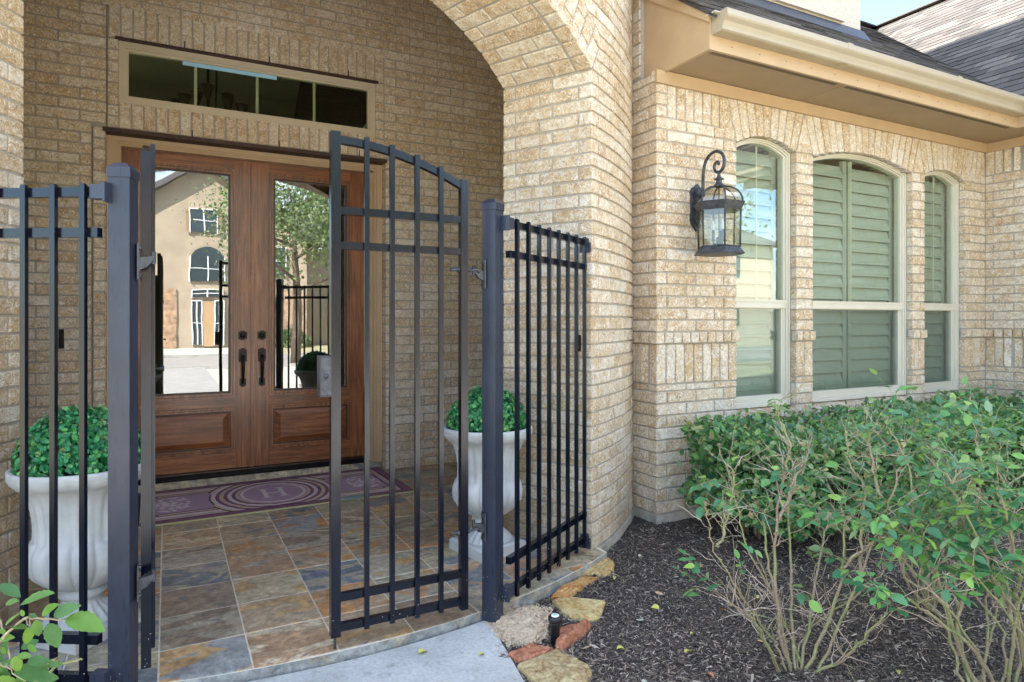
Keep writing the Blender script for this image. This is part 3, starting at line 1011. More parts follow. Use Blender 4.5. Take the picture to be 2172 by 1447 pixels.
# door frame
CT = DZ - .028
mb = MB()
def frame3(mb, o, th, ya, yb):
    x0, x1, zt, zb = o
    mb.box(x0, x0 + th, ya, yb, zb, zt); mb.box(x1 - th, x1, ya, yb, zb, zt); mb.box(x0 + th, x1 - th, ya, yb, zt - th * .7, zt)
frame3(mb, (DX0 - .0055, DX1 + .0055, DZ + .0025, .058), .045, YD + .131, YD + .2)
frame3(mb, (DX0 + .002, DX1 - .002, CT, .058), .046, YD + .095, YD + .22)
frame3(mb, (DX0 + .046, DX1 - .046, CT - .030, .058), .016, YD + .106, YD + .22)
frame3(mb, (DX0 + .060, DX1 - .060, CT - .040, .058), .012, YD + .114, YD + .24)
frame3(mb, (DX0 + .070, DX1 - .098, CT - .047, .058), .02, YD + .122, YD + .26)
mb.box(DX1 - .118, DX1 - .07, YD + .135, YD + .26, .058, CT - .06)
mb.build('door_frame', ['trim_paint'], ew, einv)
mb = MB(); mb.box(-.33, 1.53, YD + .135, YD + .27, .060, .096); mb.box(-.33, 1.53, YD + .122, YD + .137, .056, .074); mb.build('threshold', ['threshold_metal'], ew, einv)
mb = MB(); mb.box(DX0 + .002, DX1 - .002, YD + .128, YD + .29, -.02, .058); mb.build('sill_stone', ['slate'], ew, einv)
# doors
YF = YD + .21                              # face of the leaves
def door(x0, x1, hinge):
    s = .127; zt, zb = 2.537, .10
    d = MB(); th = .045
    d.box(x0 + .003, x0 + s, YF, YF + th, zb, zt); d.box(x1 - s, x1 - .003, YF, YF + th, zb, zt)
    # rails butt between the stiles
    d.mi[-12:] = [0] * 12
    a, b = x0 + s, x1 - s
    for z0, z1 in ((2.44, zt), (.575, .66), (zb, .235)): d.box(a, b, YF + .0006, YF + th, z0, z1, 1)
    d.box(a, b, YF + .02, YF + .04, .235, .575, 1)
    o = d.build('door', ['wood_v', 'wood_h'], ew, einv)
    def mould(z0, z1, w1, w2, name):
        m = MB()
        R0 = rect(a, b, z0, z1); g = lambda q: rect(a + q, b - q, z0 + q, z1 - q)
        m.ring(rect(a - .004, b + .004, z0 - .004, z1 + .004), g(w1 * .35), FNy, YF - .010, YF + .02)
        m.ring(g(w1 * .35), g(w1), FNy, YF - .004, YF + .02)
        m.ring(g(w1), g(w2), FNy, YF + .006, YF + .02, 1)
        m.ring(rect(a - .007, b + .007, z0 - .007, z1 + .007), rect(a - .0035, b + .0035, z0 - .0035, z1 + .0035), FNy, YF - .0012, YF + .02, 1)  # dark lines along the moulding creases, shade put into the colour
        m.ring(g(w1 * .35), g(w1 * .35 + .004), FNy, YF - .0052, YF + .019, 1)
        return m.build(name, ['wood_v', 'wood_dark'], o)
    mould(.66, 2.44, .030, .046, 'glass_moulding')
    mould(.235, .575, .026, .036, 'panel_moulding')
    m = MB()
    p0, p1, p2 = rect(a + .04, b - .04, .275, .535), rect(a + .085, b - .085, .315, .495), None
    v = [(x, YF + .018, z) for x, z in p0] + [(x, YF - .002, z) for x, z in p1]
    m.add(v, [(4, 5, 6, 7)] + [(i, (i + 1) % 4, (i + 1) % 4 + 4, i + 4) for i in range(4)])
    m.build('raised_panel', ['wood_h'], o)
    # glass as a gently uneven sheet
    n, k = 10, 24; v = []; f = []
    for j in range(k + 1):
        for i in range(n + 1):
            v.append((a + .044 + (b - a - .088) * i / n, YF + .014, .704 + (2.396 - .704) * j / k))
    for j in range(k):
        for i in range(n):
            q = j * (n + 1) + i; f.append((q, q + 1, q + n + 2, q + n + 1))
    m = MB(); m.add(v, f, 0, True); m.build('pane', ['door_glass'], o)
    # hardware
    hx = x1 - .068 if hinge < 0 else x0 + .068
    m = MB()
    def esc(w_, z0, z1):
        c_ = (z0 + z1) / 2; pts = [(hx - w_, z0 + .01), (hx - w_ * .55, z0 + .008), (hx - w_ * .4, z0), (hx + w_ * .4, z0), (hx + w_ * .55, z0 + .008), (hx + w_, z0 + .01), (hx + w_, z1 - .01), (hx + w_ * .55, z1 - .008), (hx + w_ * .4, z1), (hx - w_ * .4, z1), (hx - w_ * .55, z1 - .008), (hx - w_, z1 - .01)]
        m.extrude(pts, FNy, YF - .008, YF)
    esc(.032, 1.105, 1.180)
    rotY = Matrix.Translation((hx, YF - .008, 1.142)) @ Matrix.Rotation(R(90), 4, 'X')
    t = MB(); t.lathe([(.021, 0), (.021, .008), (.015, .014), (.001, .016)], 16)
    m.add([tuple(rotY @ Vector(p)) for p in t.v], t.f, 0, True)
    m.build('deadbolt', ['bronze'], o)
    m = MB()
    esc(.030, .925, 1.042); esc(.024, .735, .810)
    m.tube([(hx, YF - .005, .985), (hx, YF - .035, .982), (hx, YF - .055, .955), (hx, YF - .052, .90), (hx, YF - .042, .84), (hx, YF - .03, .80), (hx, YF - .02, .775), (hx, YF - .004, .765)], [.010, .010, .011, .013, .011, .009, .009, .009], 10)
    m.box(hx - .012, hx + .012, YF - .04, YF - .01, .99, 1.005)
    m.build('door_handle', ['bronze'], o)
door(-.314, .597, -1)
door(.603, 1.510, 1)
mb = MB(); mb.box(.587, .613, YF - .014, YF - .0005, .10, 2.537); mb.box(.594, .606, YF - .02, YF - .012, .10, 2.537)
mb.build('astragal', ['wood_v'], ew, einv)
mb = MB(); mb.box(-.652, -.622, YD - .018, YD - .001, 1.07, 1.20); mb.box(-.645, -.629, YD - .026, YD - .017, 1.10, 1.17)
bell = mb.build('doorbell', ['bronze'], None)
tag(bell, 'small dark doorbell plate on the brick wall left of the doors', 'doorbell')

# foyer behind the doors, seen through the glass
mb = MB(); x0, x1, y0, y1, z0, z1 = -2.2, 3.4, YD + .27, 10.2, -.01, 4.5
v = [(x, y, z) for z in (z0, z1) for y in (y0, y1) for x in (x0, x1)]
mb.add(v, [(0, 1, 3, 2), (4, 6, 7, 5), (0, 2, 6, 4), (1, 5, 7, 3)])
for a_, b_, c_, d_ in ((x0, -2.0, z0, z1), (-.45, x1, z0, z1), (-2.0, -.45, z0, .2), (-2.0, -.45, 3.3, z1)): mb.add([(a_, y1, c_), (b_, y1, c_), (b_, y1, d_), (a_, y1, d_)], [(0, 1, 2, 3)])  # back wall keeps an unseen opening, added to let sun into the foyer
f_ = struct(link('foyer_room', pymesh('foyer_room', mb.v, mb.f, 'interior_wall')))
mb = MB(); mb.bar((1.75, 7.4, 3.1), (2.6, 7.4, 4.3), .05, .05)
struct(mb.build('stair_trim', ['interior_trim']))
mb = MB(); mb.box(2.2, 3.1, 10.1, 10.19, 0, 2.9); struct(mb.build('dark_doorway', ['window_dark']))

ch = thing('chandelier', (.40, 7.5, 4.5), 'dark chandelier with upturned shades hanging inside behind the transom', 'chandelier')
mb = MB(); mb.lathe([(.02, -.28), (.05, -.2), (.09, -.12), (.12, 0)], 12); 
for a in range(3):
    x, y = .035 * math.cos(a * 2.1), .035 * math.sin(a * 2.1)
    mb.tube([(x, y, -.2), (x * 1.6, y * 1.6, -.7), (x, y, -1.25)], .011, 6)
mb.build('stem', ['chandelier_metal'], ch)
for k in range(9):
    a = k * 2 * math.pi / 9 + .3; rr, zz = ((.31, -1.07) if k % 3 else (.17, -.93)); x, y = rr * math.cos(a), rr * math.sin(a)
    mb = MB(); mb.tube([(0, 0, -1.2), (x * .5, y * .5, -1.28), (x * .9, y * .9, -1.2), (x, y, zz - .06)], .009, 6); mb.build('arm', ['chandelier_metal'], ch)
    mb = MB(); mb.lathe([(.02, zz - .06), (.035, zz - .03), (.043, zz + .02), (.066, zz + .075)], 14, (x, y, 0)); mb.build('lamp_shade', ['chandelier_glass'], ch)
# ---------------------------------------------------------------- wall with the three arched windows
YW, XA, XB = 3.311, 2.785, 6.613
FT = 2.86                                   # brick top hidden behind the frieze
WIN = [(3.493, 4.096, 2.497, .072), (4.278, 5.513, 2.492, .088), (5.682, 6.288, 2.497, .068)]
SILL = .632
ww = thing('window_wall', (XA, YW, 0), 'tan brick wall with three arched windows under the eave right of the tower', 'brick wall')
winv = Matrix.Translation(-Vector(ww.location))
def archz(wd, x):
    x0, x1, zs, rs = wd
    h = (x1 - x0) / 2; rr = (h * h + rs * rs) / (2 * rs); c = (x0 + x1) / 2
    return zs + math.sqrt(max(0, rr * rr - (x - c) ** 2)) - (rr - rs)
mb = MB(); y0, y1 = YW + .0085, YW + .22
edges = [XA + .0085] + [q for wd in WIN for q in (wd[0] - .006, wd[1] + .006)] + [XB + .4]
for i in range(0, len(edges), 2): mb.box(edges[i], edges[i + 1], y0, y1, -.02, FT)
for wd in WIN:
    mb.box(wd[0] - .006, wd[1] + .006, y0, y1, -.02, SILL - .07)
    n = 14
    for k in range(n):
        xa = wd[0] - .006 + (wd[1] - wd[0] + .012) * k / n; xb = wd[0] - .006 + (wd[1] - wd[0] + .012) * (k + 1) / n
        za = min(archz(wd, min(max(xa, wd[0]), wd[1])), archz(wd, min(max(xb, wd[0]), wd[1]))) + .006
        mb.box(xa, xb, y0, y1, za, FT)
mb.box(XA + .0085, XA + .2, YW + .22, YW + .25, -.02, FT); mb.box(XA + .0085, XA + .2, YW + .25, YW + .30, -.02, FT); mb.box(XA + .0085, XA + .036, YW + .17, YW + .62, FT + .001, 3.62)
mb.build('mortar', ['mortar'], ww, winv)
mb = MB(); mb.extrude([(XA - .012, YW - .012), (XB, YW - .012), (XB, YW + .3), (XA + .2, YW + .3), (XA + .2, YW + .5), (XA - .012, YW + .5)], lambda a, b, d: (a, b, d), -.3, .010)
mb.build('footing', ['foundation'], ww, winv)
PB = Pieces()
S = Surf((0, YW, 0), (1, 0, 0), (0, -1, 0))
S2 = Surf((XA, YW, 0), (0, -1, 0), (-1, 0, 0))     # short side face; u runs towards the viewer, 0 at the corner
LS = .30
holes_at = lambda z: [(wd[0], wd[1]) for wd in WIN if SILL - .02 < z < wd[2] + wd[3]]
z = .012
rows = [(.012 + i * .0788, .0788) for i in range(10)] + [(.800, .044)]
zz = 1.186; nA = 18; cA = (2.576 - zz) / nA
rows2 = [(zz + i * cA, cA) for i in range(nA)]
for i, (z0, h) in enumerate(rows + rows2):
    off = XA + (.085 if i % 2 else 0)
    zm = z0 + h / 2
    hl = [(wd[0], wd[1]) for wd in WIN if zm > SILL - .045 and zm < wd[2] + .02]
    if zm > 2.495: hl = [(wd[0] - .02, wd[1] + .02) for wd in WIN]
    for a, b in gaps(XA, XB, hl):
        course(PB, S, a, b, z0, z0 + h, off, endl=.001, endr=.001)
    course(PB, S2, -LS, 0, z0, z0 + h, 0 - (0 if i % 2 else .085), endl=.001, endr=.001)
# projecting header ledge and the upright band below it
for a, b in gaps(XA - .018, XB - .02, [(wd[0] + .008, wd[1] - .008) for wd in WIN]):
    n = max(1, round((b - a) / .0762)); c_ = (b - a) / n
    for k in range(n):
        put(PB, S, a + k * c_ + (.001 if k == 0 else JT / 2), a + (k + 1) * c_ - (.001 if k == n - 1 else JT / 2), 1.108 + JT / 2, 1.186 - JT / 2, proud=.018)
n = 4
for k in range(n): put(PB, S2, -LS + (LS + .018) * k / n + JT / 2, -LS + (LS + .018) * (k + 1) / n - (.001 if k == n - 1 else JT / 2), 1.108 + JT / 2, 1.186 - JT / 2, proud=.018)
for a, b in gaps(XA, XB, [(wd[0], wd[1]) for wd in WIN]):
    n = max(1, round((b - a) / .0762)); c_ = (b - a) / n
    for k in range(n): put(PB, S, a + k * c_ + (.001 if k == 0 else JT / 2), a + (k + 1) * c_ - (.001 if k == n - 1 else JT / 2), .846 + JT / 2, 1.108 - JT / 2, True)
for k in range(4): put(PB, S2, -LS + LS * k / 4 + JT / 2, -LS + LS * (k + 1) / 4 - (.001 if k == 3 else JT / 2), .846 + JT / 2, 1.108 - JT / 2, True)
# upright band under the frieze, fanned over each arch
def fan(wd):
    x0, x1, zs, rs = wd; c = (x0 + x1) / 2; h = (x1 - x0) / 2
    n = round((x1 - x0 + .06) / .076)
    spread = .10 if x1 - x0 < .9 else .11
    out = []
    for k in range(n + 1):
        t = -1 + 2 * k / n
        xb = c + h * t; xt = c + (h + spread) * t
        out.append((xb, archz(wd, xb), xt))
    return out, c - h - spread, c + h + spread
ends = []
for wd in WIN:
    o, l, r = fan(wd)
    for k in range(len(o) - 1):
        (xb, zb, xt), (xb2, zb2, xt2) = o[k], o[k + 1]
        putq(PB, S, [(xb, zb - JT / 2 + .001), (xb2, zb2 - JT / 2 + .001), (xt2, FT), (xt, FT)])
    ends.append((wd[0], wd[1], l, r))
def filler(xa, xb, ta, tb, z0=2.50):
    """uprights between two fans; bottom from xa..xb at z0, top from ta..tb"""
    n = max(1, round(max(xb - xa, tb - ta) / .078))
    for k in range(n):
        putq(PB, S, [(xa + (xb - xa) * k / n, z0), (xa + (xb - xa) * (k + 1) / n, z0), (ta + (tb - ta) * (k + 1) / n, FT), (ta + (tb - ta) * k / n, FT)])
a0 = XA + .09
n = 6
for k in range(n): put(PB, S, a0 + k * .0762 + JT / 2, a0 + (k + 1) * .0762 - JT / 2, 2.576 + JT / 2, FT, True)
for k in range(4): put(PB, S, XA + .001, XA + .085, 2.576 + k * .0762 + JT / 2, 2.576 + (k + 1) * .0762 - JT / 2)
xl = a0 + n * .0762
putq(PB, S, [(xl, 2.576), (WIN[0][0] - .02, 2.50), (ends[0][2], FT), (xl + .0, FT)])
filler(WIN[0][1], WIN[1][0], ends[0][3], ends[1][2]) if ends[1][2] - ends[0][3] > .02 else putq(PB, S, [(WIN[0][1], 2.497), (WIN[1][0], 2.497), ((ends[0][3] + ends[1][2]) / 2 + .012, 2.76), ((ends[0][3] + ends[1][2]) / 2 - .012, 2.76)])
putq(PB, S, [(WIN[1][1], 2.497), (WIN[2][0], 2.497), ((ends[1][3] + ends[2][2]) / 2 + .012, 2.76), ((ends[1][3] + ends[2][2]) / 2 - .012, 2.76)])
filler(WIN[2][1], XB - .0, ends[2][3], XB - .0, 2.53)
for k in range(6): put(PB, S2, -LS + k * .0762, -LS + (k + 1) * .0762 - JT, 2.9, 2.91) if False else None
for i in range(13): course(PB, S2, -LS - .2, 0 if i < 4 else -.172, 2.576 + i * .0762, 2.576 + min(i + 1, 3.75 if i < 4 else 99) * .0762, 0 - (0 if i % 2 else .085), endl=.001, endr=.001)
# rowlock sills
SL = Surf((0, YW - .022, 0), (1, 0, 0), (0, -1, 0))
for wd in WIN:
    n = round((wd[1] - wd[0]) / .0762); c_ = (wd[1] - wd[0]) / n
    for k in range(n):
        x0 = wd[0] + k * c_ + JT / 2; x1 = wd[0] + (k + 1) * c_ - JT / 2
        v = []; z0, zf, zb = SILL - .068, SILL - .022, SILL + .004
        for y, zt in ((YW - .022, zf), (YW + .10, zb)):
            v += [(x0, y, z0), (x1, y, z0), (x1, y, zt), (x0, y, zt)]
        PB.add(dict(v=v, f=[(0, 1, 2, 3), (7, 6, 5, 4), (3, 2, 6, 7), (0, 3, 7, 4), (1, 5, 6, 2), (0, 4, 5, 1)]), Matrix.Identity(4), Vector(((x0 + x1) / 2, YW, SILL)))
PB.flush('brick', 'far_bricks', ww, 'brick', 300)

def outline(x0, x1, z0, zs, rs, n=12):
    wd = (x0, x1, zs, rs)
    pts = [(x0, z0), (x1, z0)]
    for k in range(n + 1):
        x = x1 - (x1 - x0) * k / n
        pts.append((x, archz(wd, x)))
    return pts
ZM0, ZM1 = 1.352, 1.410
for wi, wd in enumerate(WIN):
    x0, x1, zs, rs = wd
    q = lambda d, z0=SILL + .004: outline(x0 + d, x1 - d, z0 + d, zs - d * .55, rs * (1 - d * .5))
    f1 = MB(); g = .004
    f1.ring(q(.002), q(.020), FNy, YW + .052, YW + .13)
    f1.ring(q(.018), q(.034), FNy, YW + .062, YW + .13)
    f1.ring(q(.033), q(.048), FNy, YW + .076, YW + .13)
    f1.box(x0 + .02, x1 - .02, YW + .066, YW + .10, ZM0, ZM1)
    f1.box(x0 + .02, x1 - .02, YW + .060, YW + .068, ZM1 - .014, ZM1)
    win = f1.build('window', ['vinyl'], ww, winv)
    m = MB()                                # lower sash with its screen frame
    m.ring(rect(x0 + .047, x1 - .047, SILL + .05, ZM0 + .002), rect(x0 + .065, x1 - .065, SILL + .085, ZM0 - .006), FNy, YW + .082, YW + .125)
    m.build('sash', ['vinyl'], win)
    m = MB(); m.extrude(rect(x0 + .06, x1 - .06, SILL + .08, ZM0), FNy, YW + .104, YW + .108); m.build('pane', ['window_glass'], win)
    m = MB(); yy = YW + .088; m.add([(x0 + .062, yy, SILL + .082), (x1 - .062, yy, SILL + .082), (x1 - .062, yy, ZM0 - .004), (x0 + .062, yy, ZM0 - .004)], [(0, 1, 2, 3)]); m.build('insect_screen', ['insect_screen'], win)
    m = MB(); pts = outline(x0 + .044, x1 - .044, ZM1 - .01, zs - .022, rs); m.extrude(pts, FNy, YW + .092, YW + .096); m.build('pane', ['window_glass'], win)
    m = MB(); xc = (x0 + x1) / 2 - (.04 if wi == 1 else 0); m.box(xc - .008, xc + .008, YW + .099, YW + .104, ZM1 - .01, zs + rs - .045); m.build('muntin', ['vinyl'], win)
    lab = ['closed plantation shutter behind the left window, next to the wall lantern', 'wide two panel plantation shutter behind the middle window', 'narrow plantation shutter behind the right window by the corner'][wi]
    sh = thing('window_shutter', (x0, YW + .16, SILL), lab, 'shutter')
    W_ = x1 - x0; H_ = zs + rs - SILL - .03
    m = MB(); y0, y1 = 0.0, .032
    xs = [(0.03, W_ - .03)] if W_ < .9 else [(.02, W_ * .5 - .01), (W_ * .5 + .012, W_ - .02)]
    for a, b in xs:
        m.box(a, a + .045, y0, y1, .02, H_); m.box(b - .045, b, y0, y1, .02, H_)
        m.box(a + .045, b - .045, y0 + .001, y1 - .001, .02, .11)
    m.build('shutter_frame', ['shutter_paint'], sh)
    for a, b in xs:
        k = 0; z = .16
        lm = None
        while z < H_ - .06:
            if lm is None:
                l_ = MB(); ww_ = b - a - .094
                M4 = Matrix.Rotation(R(-17), 4, 'X')
                l_.box(0, ww_, -.005, .005, -.050, .050, 0, M4); l_.box(0, ww_, -.008, .008, -.03, .03, 0, M4)
                lm = l_.mesh('louver', ['shutter_paint'])
            o = link('louver', lm, sh, Matrix.Translation((a + .047, .016, z)))
            z += .098
# the room behind the windows
mb = MB(); x0, x1, y0, y1, z0, z1 = XA + .25, XB, YW + .221, 5.2, 0.0, 2.98
v = [(x, y, z) for z in (z0, z1) for y in (y0, y1) for x in (x0, x1)]
mb.add(v, [(0, 1, 3, 2), (4, 6, 7, 5), (2, 3, 7, 6), (0, 2, 6, 4), (1, 5, 7, 3)])
struct(link('study_room', pymesh('study_room', mb.v, mb.f, 'interior_wall')))

# ---------------------------------------------------------------- return wall of the right wing
rw = thing('side_wall', (XB, 3.0, 0), 'short tan brick wall running forward from the corner at the far right', 'brick wall')
rinv = Matrix.Translation(-Vector(rw.location))
YR = 1.50
mb = MB(); mb.box(XB + .0065, 10.5, YR + .0065, YW + .006, -.02, 2.86); mb.build('mortar', ['mortar'], rw, rinv)
mb = MB(); mb.box(XB - .012, 10.5, YR - .012, YW, -.3, .010); mb.build('footing', ['foundation'], rw, rinv)
PR = Pieces()
S3 = Surf((XB, YW, 0), (0, -1, 0), (-1, 0, 0)); LR = YW - YR
S4 = Surf((0, YR, 0), (1, 0, 0), (0, -1, 0))
for i, (z0, h) in enumerate(rows + rows2 + [(2.576 + k * .0762, .0762) for k in range(4)]):
    o = .125 * (i % 2)
    if z0 < 2.57: course(PR, S3, 0, LR, z0, z0 + h, LR - (.085 if i % 2 else 0), endl=.001, endr=.001)
    course(PR, S4, XB, 10.5, z0, z0 + h, XB + (0 if i % 2 else .085), endl=.001, bad=500)
n = round(LR / .0762)
for k in range(n):
    c_ = LR / n
    put(PR, S3, k * c_ + JT / 2, (k + 1) * c_ - JT / 2, .846 + JT / 2, 1.108 - JT / 2, True)
    put(PR, S3, k * c_ + JT / 2, (k + 1) * c_ - JT / 2, 1.108 + JT / 2, 1.186 - JT / 2, proud=.018)
    put(PR, S3, k * c_ + JT / 2, (k + 1) * c_ - JT / 2, 2.576 + JT / 2, FT, True)
for z0, z1 in ((.846, 1.108),):
    for k in range(50): put(PR, S4, XB + k * .0762 + JT / 2, XB + (k + 1) * .0762 - JT / 2, z0 + JT / 2, 1.186, True, bad=500)
PR.flush('brick', 'far_bricks', rw, 'brick', 300)

# ---------------------------------------------------------------- eave, gutter, roofs
ZS = 2.868                                  # soffit
YE, XE = 2.885, 6.235                       # fascia lines
PITCH = .75
ZE = 3.055
YG = YE - .045                              # drip edge
Z_RIDGE = 5.87
YRD = YG + (Z_RIDGE - ZE) / PITCH; XG = XE - .045; XRD = XG + (Z_RIDGE - ZE) / PITCH
rf = thing('wing_roof', (4.5, YG, ZE), 'low dark shingle roof with tan eave over the arched windows', 'roof')
finv = Matrix.Translation(-Vector(rf.location))
XL = 2.845                                  # left end of the eave box
mb = MB(); mb.box(XA - .02, XB - .025, YW - .026, YW - .0045, 2.783, ZS - .004); mb.box(XB - .026, XB - .0045, YR, YW - .004, 2.783, ZS - .004)
mb.build('frieze_board', ['trim_paint'], rf, finv)
mb = MB()
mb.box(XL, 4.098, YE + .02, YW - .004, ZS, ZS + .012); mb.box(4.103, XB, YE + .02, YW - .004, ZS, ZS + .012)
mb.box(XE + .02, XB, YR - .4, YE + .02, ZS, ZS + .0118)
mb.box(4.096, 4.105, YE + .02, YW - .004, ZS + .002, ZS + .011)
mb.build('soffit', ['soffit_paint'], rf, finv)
mb = MB(); x = XL + .05; k = 0
while x < XE - .02:
    if not (4.03 < x < 4.13): mb.box(x, x + .008, YE + .028, YE + .075, ZS - .0012, ZS + .001)
    x += .0185
o = mb.build('soffit_vents', ['slot_dark'], rf, finv); o['kind'] = 'stuff'
mb = MB(); mb.box(XL, XE + .0, YE, YE + .02, ZS - .012, ZE - .008); mb.box(XE, XE + .02, YR - .5, YE, ZS - .012, ZE - .008)
mb.build('fascia', ['trim_paint'], rf, finv)
# boxed end of the eave, cut to the roof slope
FNx = lambda a, b, d: (d, a, b)
zr = lambda y: ZE + (y - YG) * PITCH - .02
mb = MB(); mb.extrude([(YE, ZS - .012), (3.56, ZS - .012), (3.56, zr(3.56) - .10), (YE, zr(YE) - .02)], FNx, XL - .022, XL)
mb.build('eave_end', ['trim_paint'], rf, finv)
mb = MB(); mb.extrude([(YE - .01, zr(YE) - .06), (3.60, zr(3.60) - .12), (3.60, zr(3.60) - .005), (YE - .01, zr(YE) - .004)], FNx, XL - .040, XL - .0225)
mb.extrude([(3.56, 2.98), (3.78, 3.14), (3.78, zr(3.78)), (3.605, zr(3.605) - .006), (3.605, 3.2), (3.56, 3.2)], FNx, XL - .060, XL - .0405)
mb.build('rake_board', ['trim_paint'], rf, finv)
# roof deck
mb = MB()
def rz(x, y): return min(ZE + (y - YG) * PITCH, Z_RIDGE)
th = .03
def slab(mb, P):
    n = len(P); v = [tuple(p) for p in P] + [(p[0], p[1], p[2] - th) for p in P]
    mb.add(v, [tuple(range(n)), tuple(range(2 * n - 1, n - 1, -1))] + [(i, i + n, (i + 1) % n + n, (i + 1) % n) for i in range(n)])
slab(mb, [(XL - .05, YG, ZE), (XG, YG, ZE), (XRD, YRD, Z_RIDGE), (1.5, YRD, Z_RIDGE), (1.5, 4.0, ZE + (4.0 - YG) * PITCH), (XL - .05, 3.9, ZE + (3.9 - YG) * PITCH)])
slab(mb, [(1.5, YRD, Z_RIDGE), (XRD, YRD, Z_RIDGE), (XRD, YRD + 4, Z_RIDGE - 3), (1.5, YRD + 4, Z_RIDGE - 3)])
mb.build('roof_deck', ['shingle'], rf, finv)
wr = thing('right_wing_roof', (XG, 1.0, ZE), 'steep dark shingle roof slope of the right wing, sunlit towards its ridge', 'roof')
xinv = Matrix.Translation(-Vector(wr.location))
mb = MB()
slab(mb, [(XG, YG, ZE), (XG, -1.5, ZE), (XRD, -1.5, Z_RIDGE), (XRD, YRD, Z_RIDGE)])
slab(mb, [(XRD, -1.5, Z_RIDGE), (XRD + 4, -1.5, Z_RIDGE - 3), (XRD + 4, YRD + 3, Z_RIDGE - 3), (XRD, YRD + 3, Z_RIDGE)])
slab(mb, [(XRD, YRD, Z_RIDGE), (XRD, YRD + 3, Z_RIDGE), (XRD - 2, YRD + 3, Z_RIDGE - 1.5)])
mb.build('roof_deck', ['shingle'], wr, xinv)
mb = MB(); mb.box(XB, 10.5, -1.2, YR, -.1, 2.86) if False else None
# shingle tabs
def tabs(P, origin, ux, up, inside, L=9):
    """ux along the eave, up = up-slope unit vector"""
    n = ux.cross(up).normalized()
    if n.z < 0: n = -n
    ex = .135
    raws = []
    for k in range(5):
        rr = random.Random(k); w_ = .30
        v = [(0.002, 0, .013), (w_ - .003, 0, .013), (w_ - .003, ex + .06, .004), (.002, ex + .06, .004), (.002, 0, .0), (w_ - .003, 0, .0), (w_ - .003, ex + .06, -.006), (.002, ex + .06, -.006)]
        v = [(x, y + (rr.uniform(-.006, .006) if y == 0 else 0), z) for x, y, z in v]
        raws.append(dict(v=v, f=[(0, 1, 2, 3), (4, 5, 1, 0), (0, 3, 7, 4), (1, 5, 6, 2)]))
    r = 0; s_ = 0
    while s_ < 3.9 * 1.25:
        off = (r * .11 + random.uniform(-.01, .01)) % .30
        x = -off - 2
        while x < L:
            wd_ = .30
            c = origin + ux * (x + .15) + up * (s_ + .05)
            if inside(c):
                q = origin + ux * x + up * s_ + n * .004
                M4 = Matrix(((ux.x, up.x, n.x, q.x), (ux.y, up.y, n.y, q.y), (ux.z, up.z, n.z, q.z), (0, 0, 0, 1)))
                P.add(random.choice(raws), M4, c)
            x += wd_
        s_ += ex; r += 1
cs = 1 / math.sqrt(1 + PITCH ** 2)
up1 = Vector((0, cs, PITCH * cs)); up2 = Vector((cs, 0, PITCH * cs))
P1 = Pieces()
tabs(P1, Vector((XL - .05, YG - .02, ZE + .001 - .02 * PITCH)), Vector((1, 0, 0)), up1, lambda c: c.x > XL - .08 and (c.x - XG) < (c.y - YG) + .08 and c.z < Z_RIDGE and not (c.x < 5.9 and c.y > 4.15))
P1.flush('shingle', 'far_shingles', rf, 'shingle', 300)
P2 = Pieces()
tabs(P2, Vector((XG - .02, YRD + .1, ZE + .001 - .02 * PITCH)), Vector((0, -1, 0)), up2, lambda c: (c.y - YG) < (c.x - XG) + .08 and c.y > .2 and c.z < Z_RIDGE)
P2.flush('shingle', 'far_shingles', wr, 'shingle', 300)
mb = MB()
mb.bar((XRD, YRD + 1.5, Z_RIDGE + .012), (XRD, -1.5, Z_RIDGE + .012), .22, .02); mb.build('ridge_cap', ['shingle'], wr, xinv)
mb = MB(); mb.bar((5.0, YRD, Z_RIDGE + .012), (XRD, YRD, Z_RIDGE + .012), .22, .02); mb.build('ridge_cap', ['shingle'], rf, finv)
# gutters
def gutter(nm, a, b, inward, lab):
    a, b = Vector(a), Vector(b); d = (b - a).normalized(); i_ = Vector(inward)
    th_ = thing(nm, a, lab, 'gutter')
    prof = [(0, .0), (0, -.106), (-.075, -.106), (-.085, -.098), (-.088, -.078), (-.100, -.056), (-.120, -.038), (-.126, -.028), (-.126, .004), (-.118, .010), (-.106, .010), (-.106, .004), (-.119, .002), (-.119, -.026), (-.112, -.037), (-.092, -.053), (-.081, -.078), (-.075, -.100), (-.006, -.100), (-.006, .0)]
    fn = lambda p, q, t: tuple((b - a) * t + i_ * (-p) * -1 + Vector((0, 0, q)))
    m = MB(); n = len(prof)
    v = [fn(p, q, t) for t in (0, 1) for p, q in prof]
    m.add(v, [(i, (i + 1) % n, (i + 1) % n + n, i + n) for i in range(n)])
    m.build('trough', ['gutter_paint'], th_)
    cap = [p for p in prof[:10]]
    for t, s_ in ((0, -1), (1, 1)):
        c = MB(); c.add([tuple(Vector(fn(p, q, t)) + d * s_ * .003) for p, q in cap] + [tuple(Vector(fn(p, q, t)) + d * s_ * .000) for p, q in cap], [tuple(range(10)), tuple(range(19, 9, -1))] + [(i, i + 10, (i + 1) % 10 + 10, (i + 1) % 10) for i in range(10)])
        c.build('end_cap', ['gutter_paint'], th_)
    return th_
gutter('gutter', (XL - .005, YE - .001, ZE - .008), (XE + .08, YE - .001, ZE - .008), (0, 1, 0), 'long cream gutter running along the eave over the arched windows')
gutter('gutter', (XE - .001, YE - .13, ZE - .008), (XE - .001, -1.0, ZE - .008), (1, 0, 0), 'white gutter end of the right wing at the picture edge')
for x_ in (3.9, 5.15):
    mb = MB(); mb.box(x_, x_ + .05, YE - .1285, YE - .1265, ZE - .040, ZE + .004); mb.box(x_, x_ + .05, YE - .098, YE - .004, ZE - .1160, ZE - .1145); mb.build('gutter_seam', ['gutter_paint'], rf, finv)
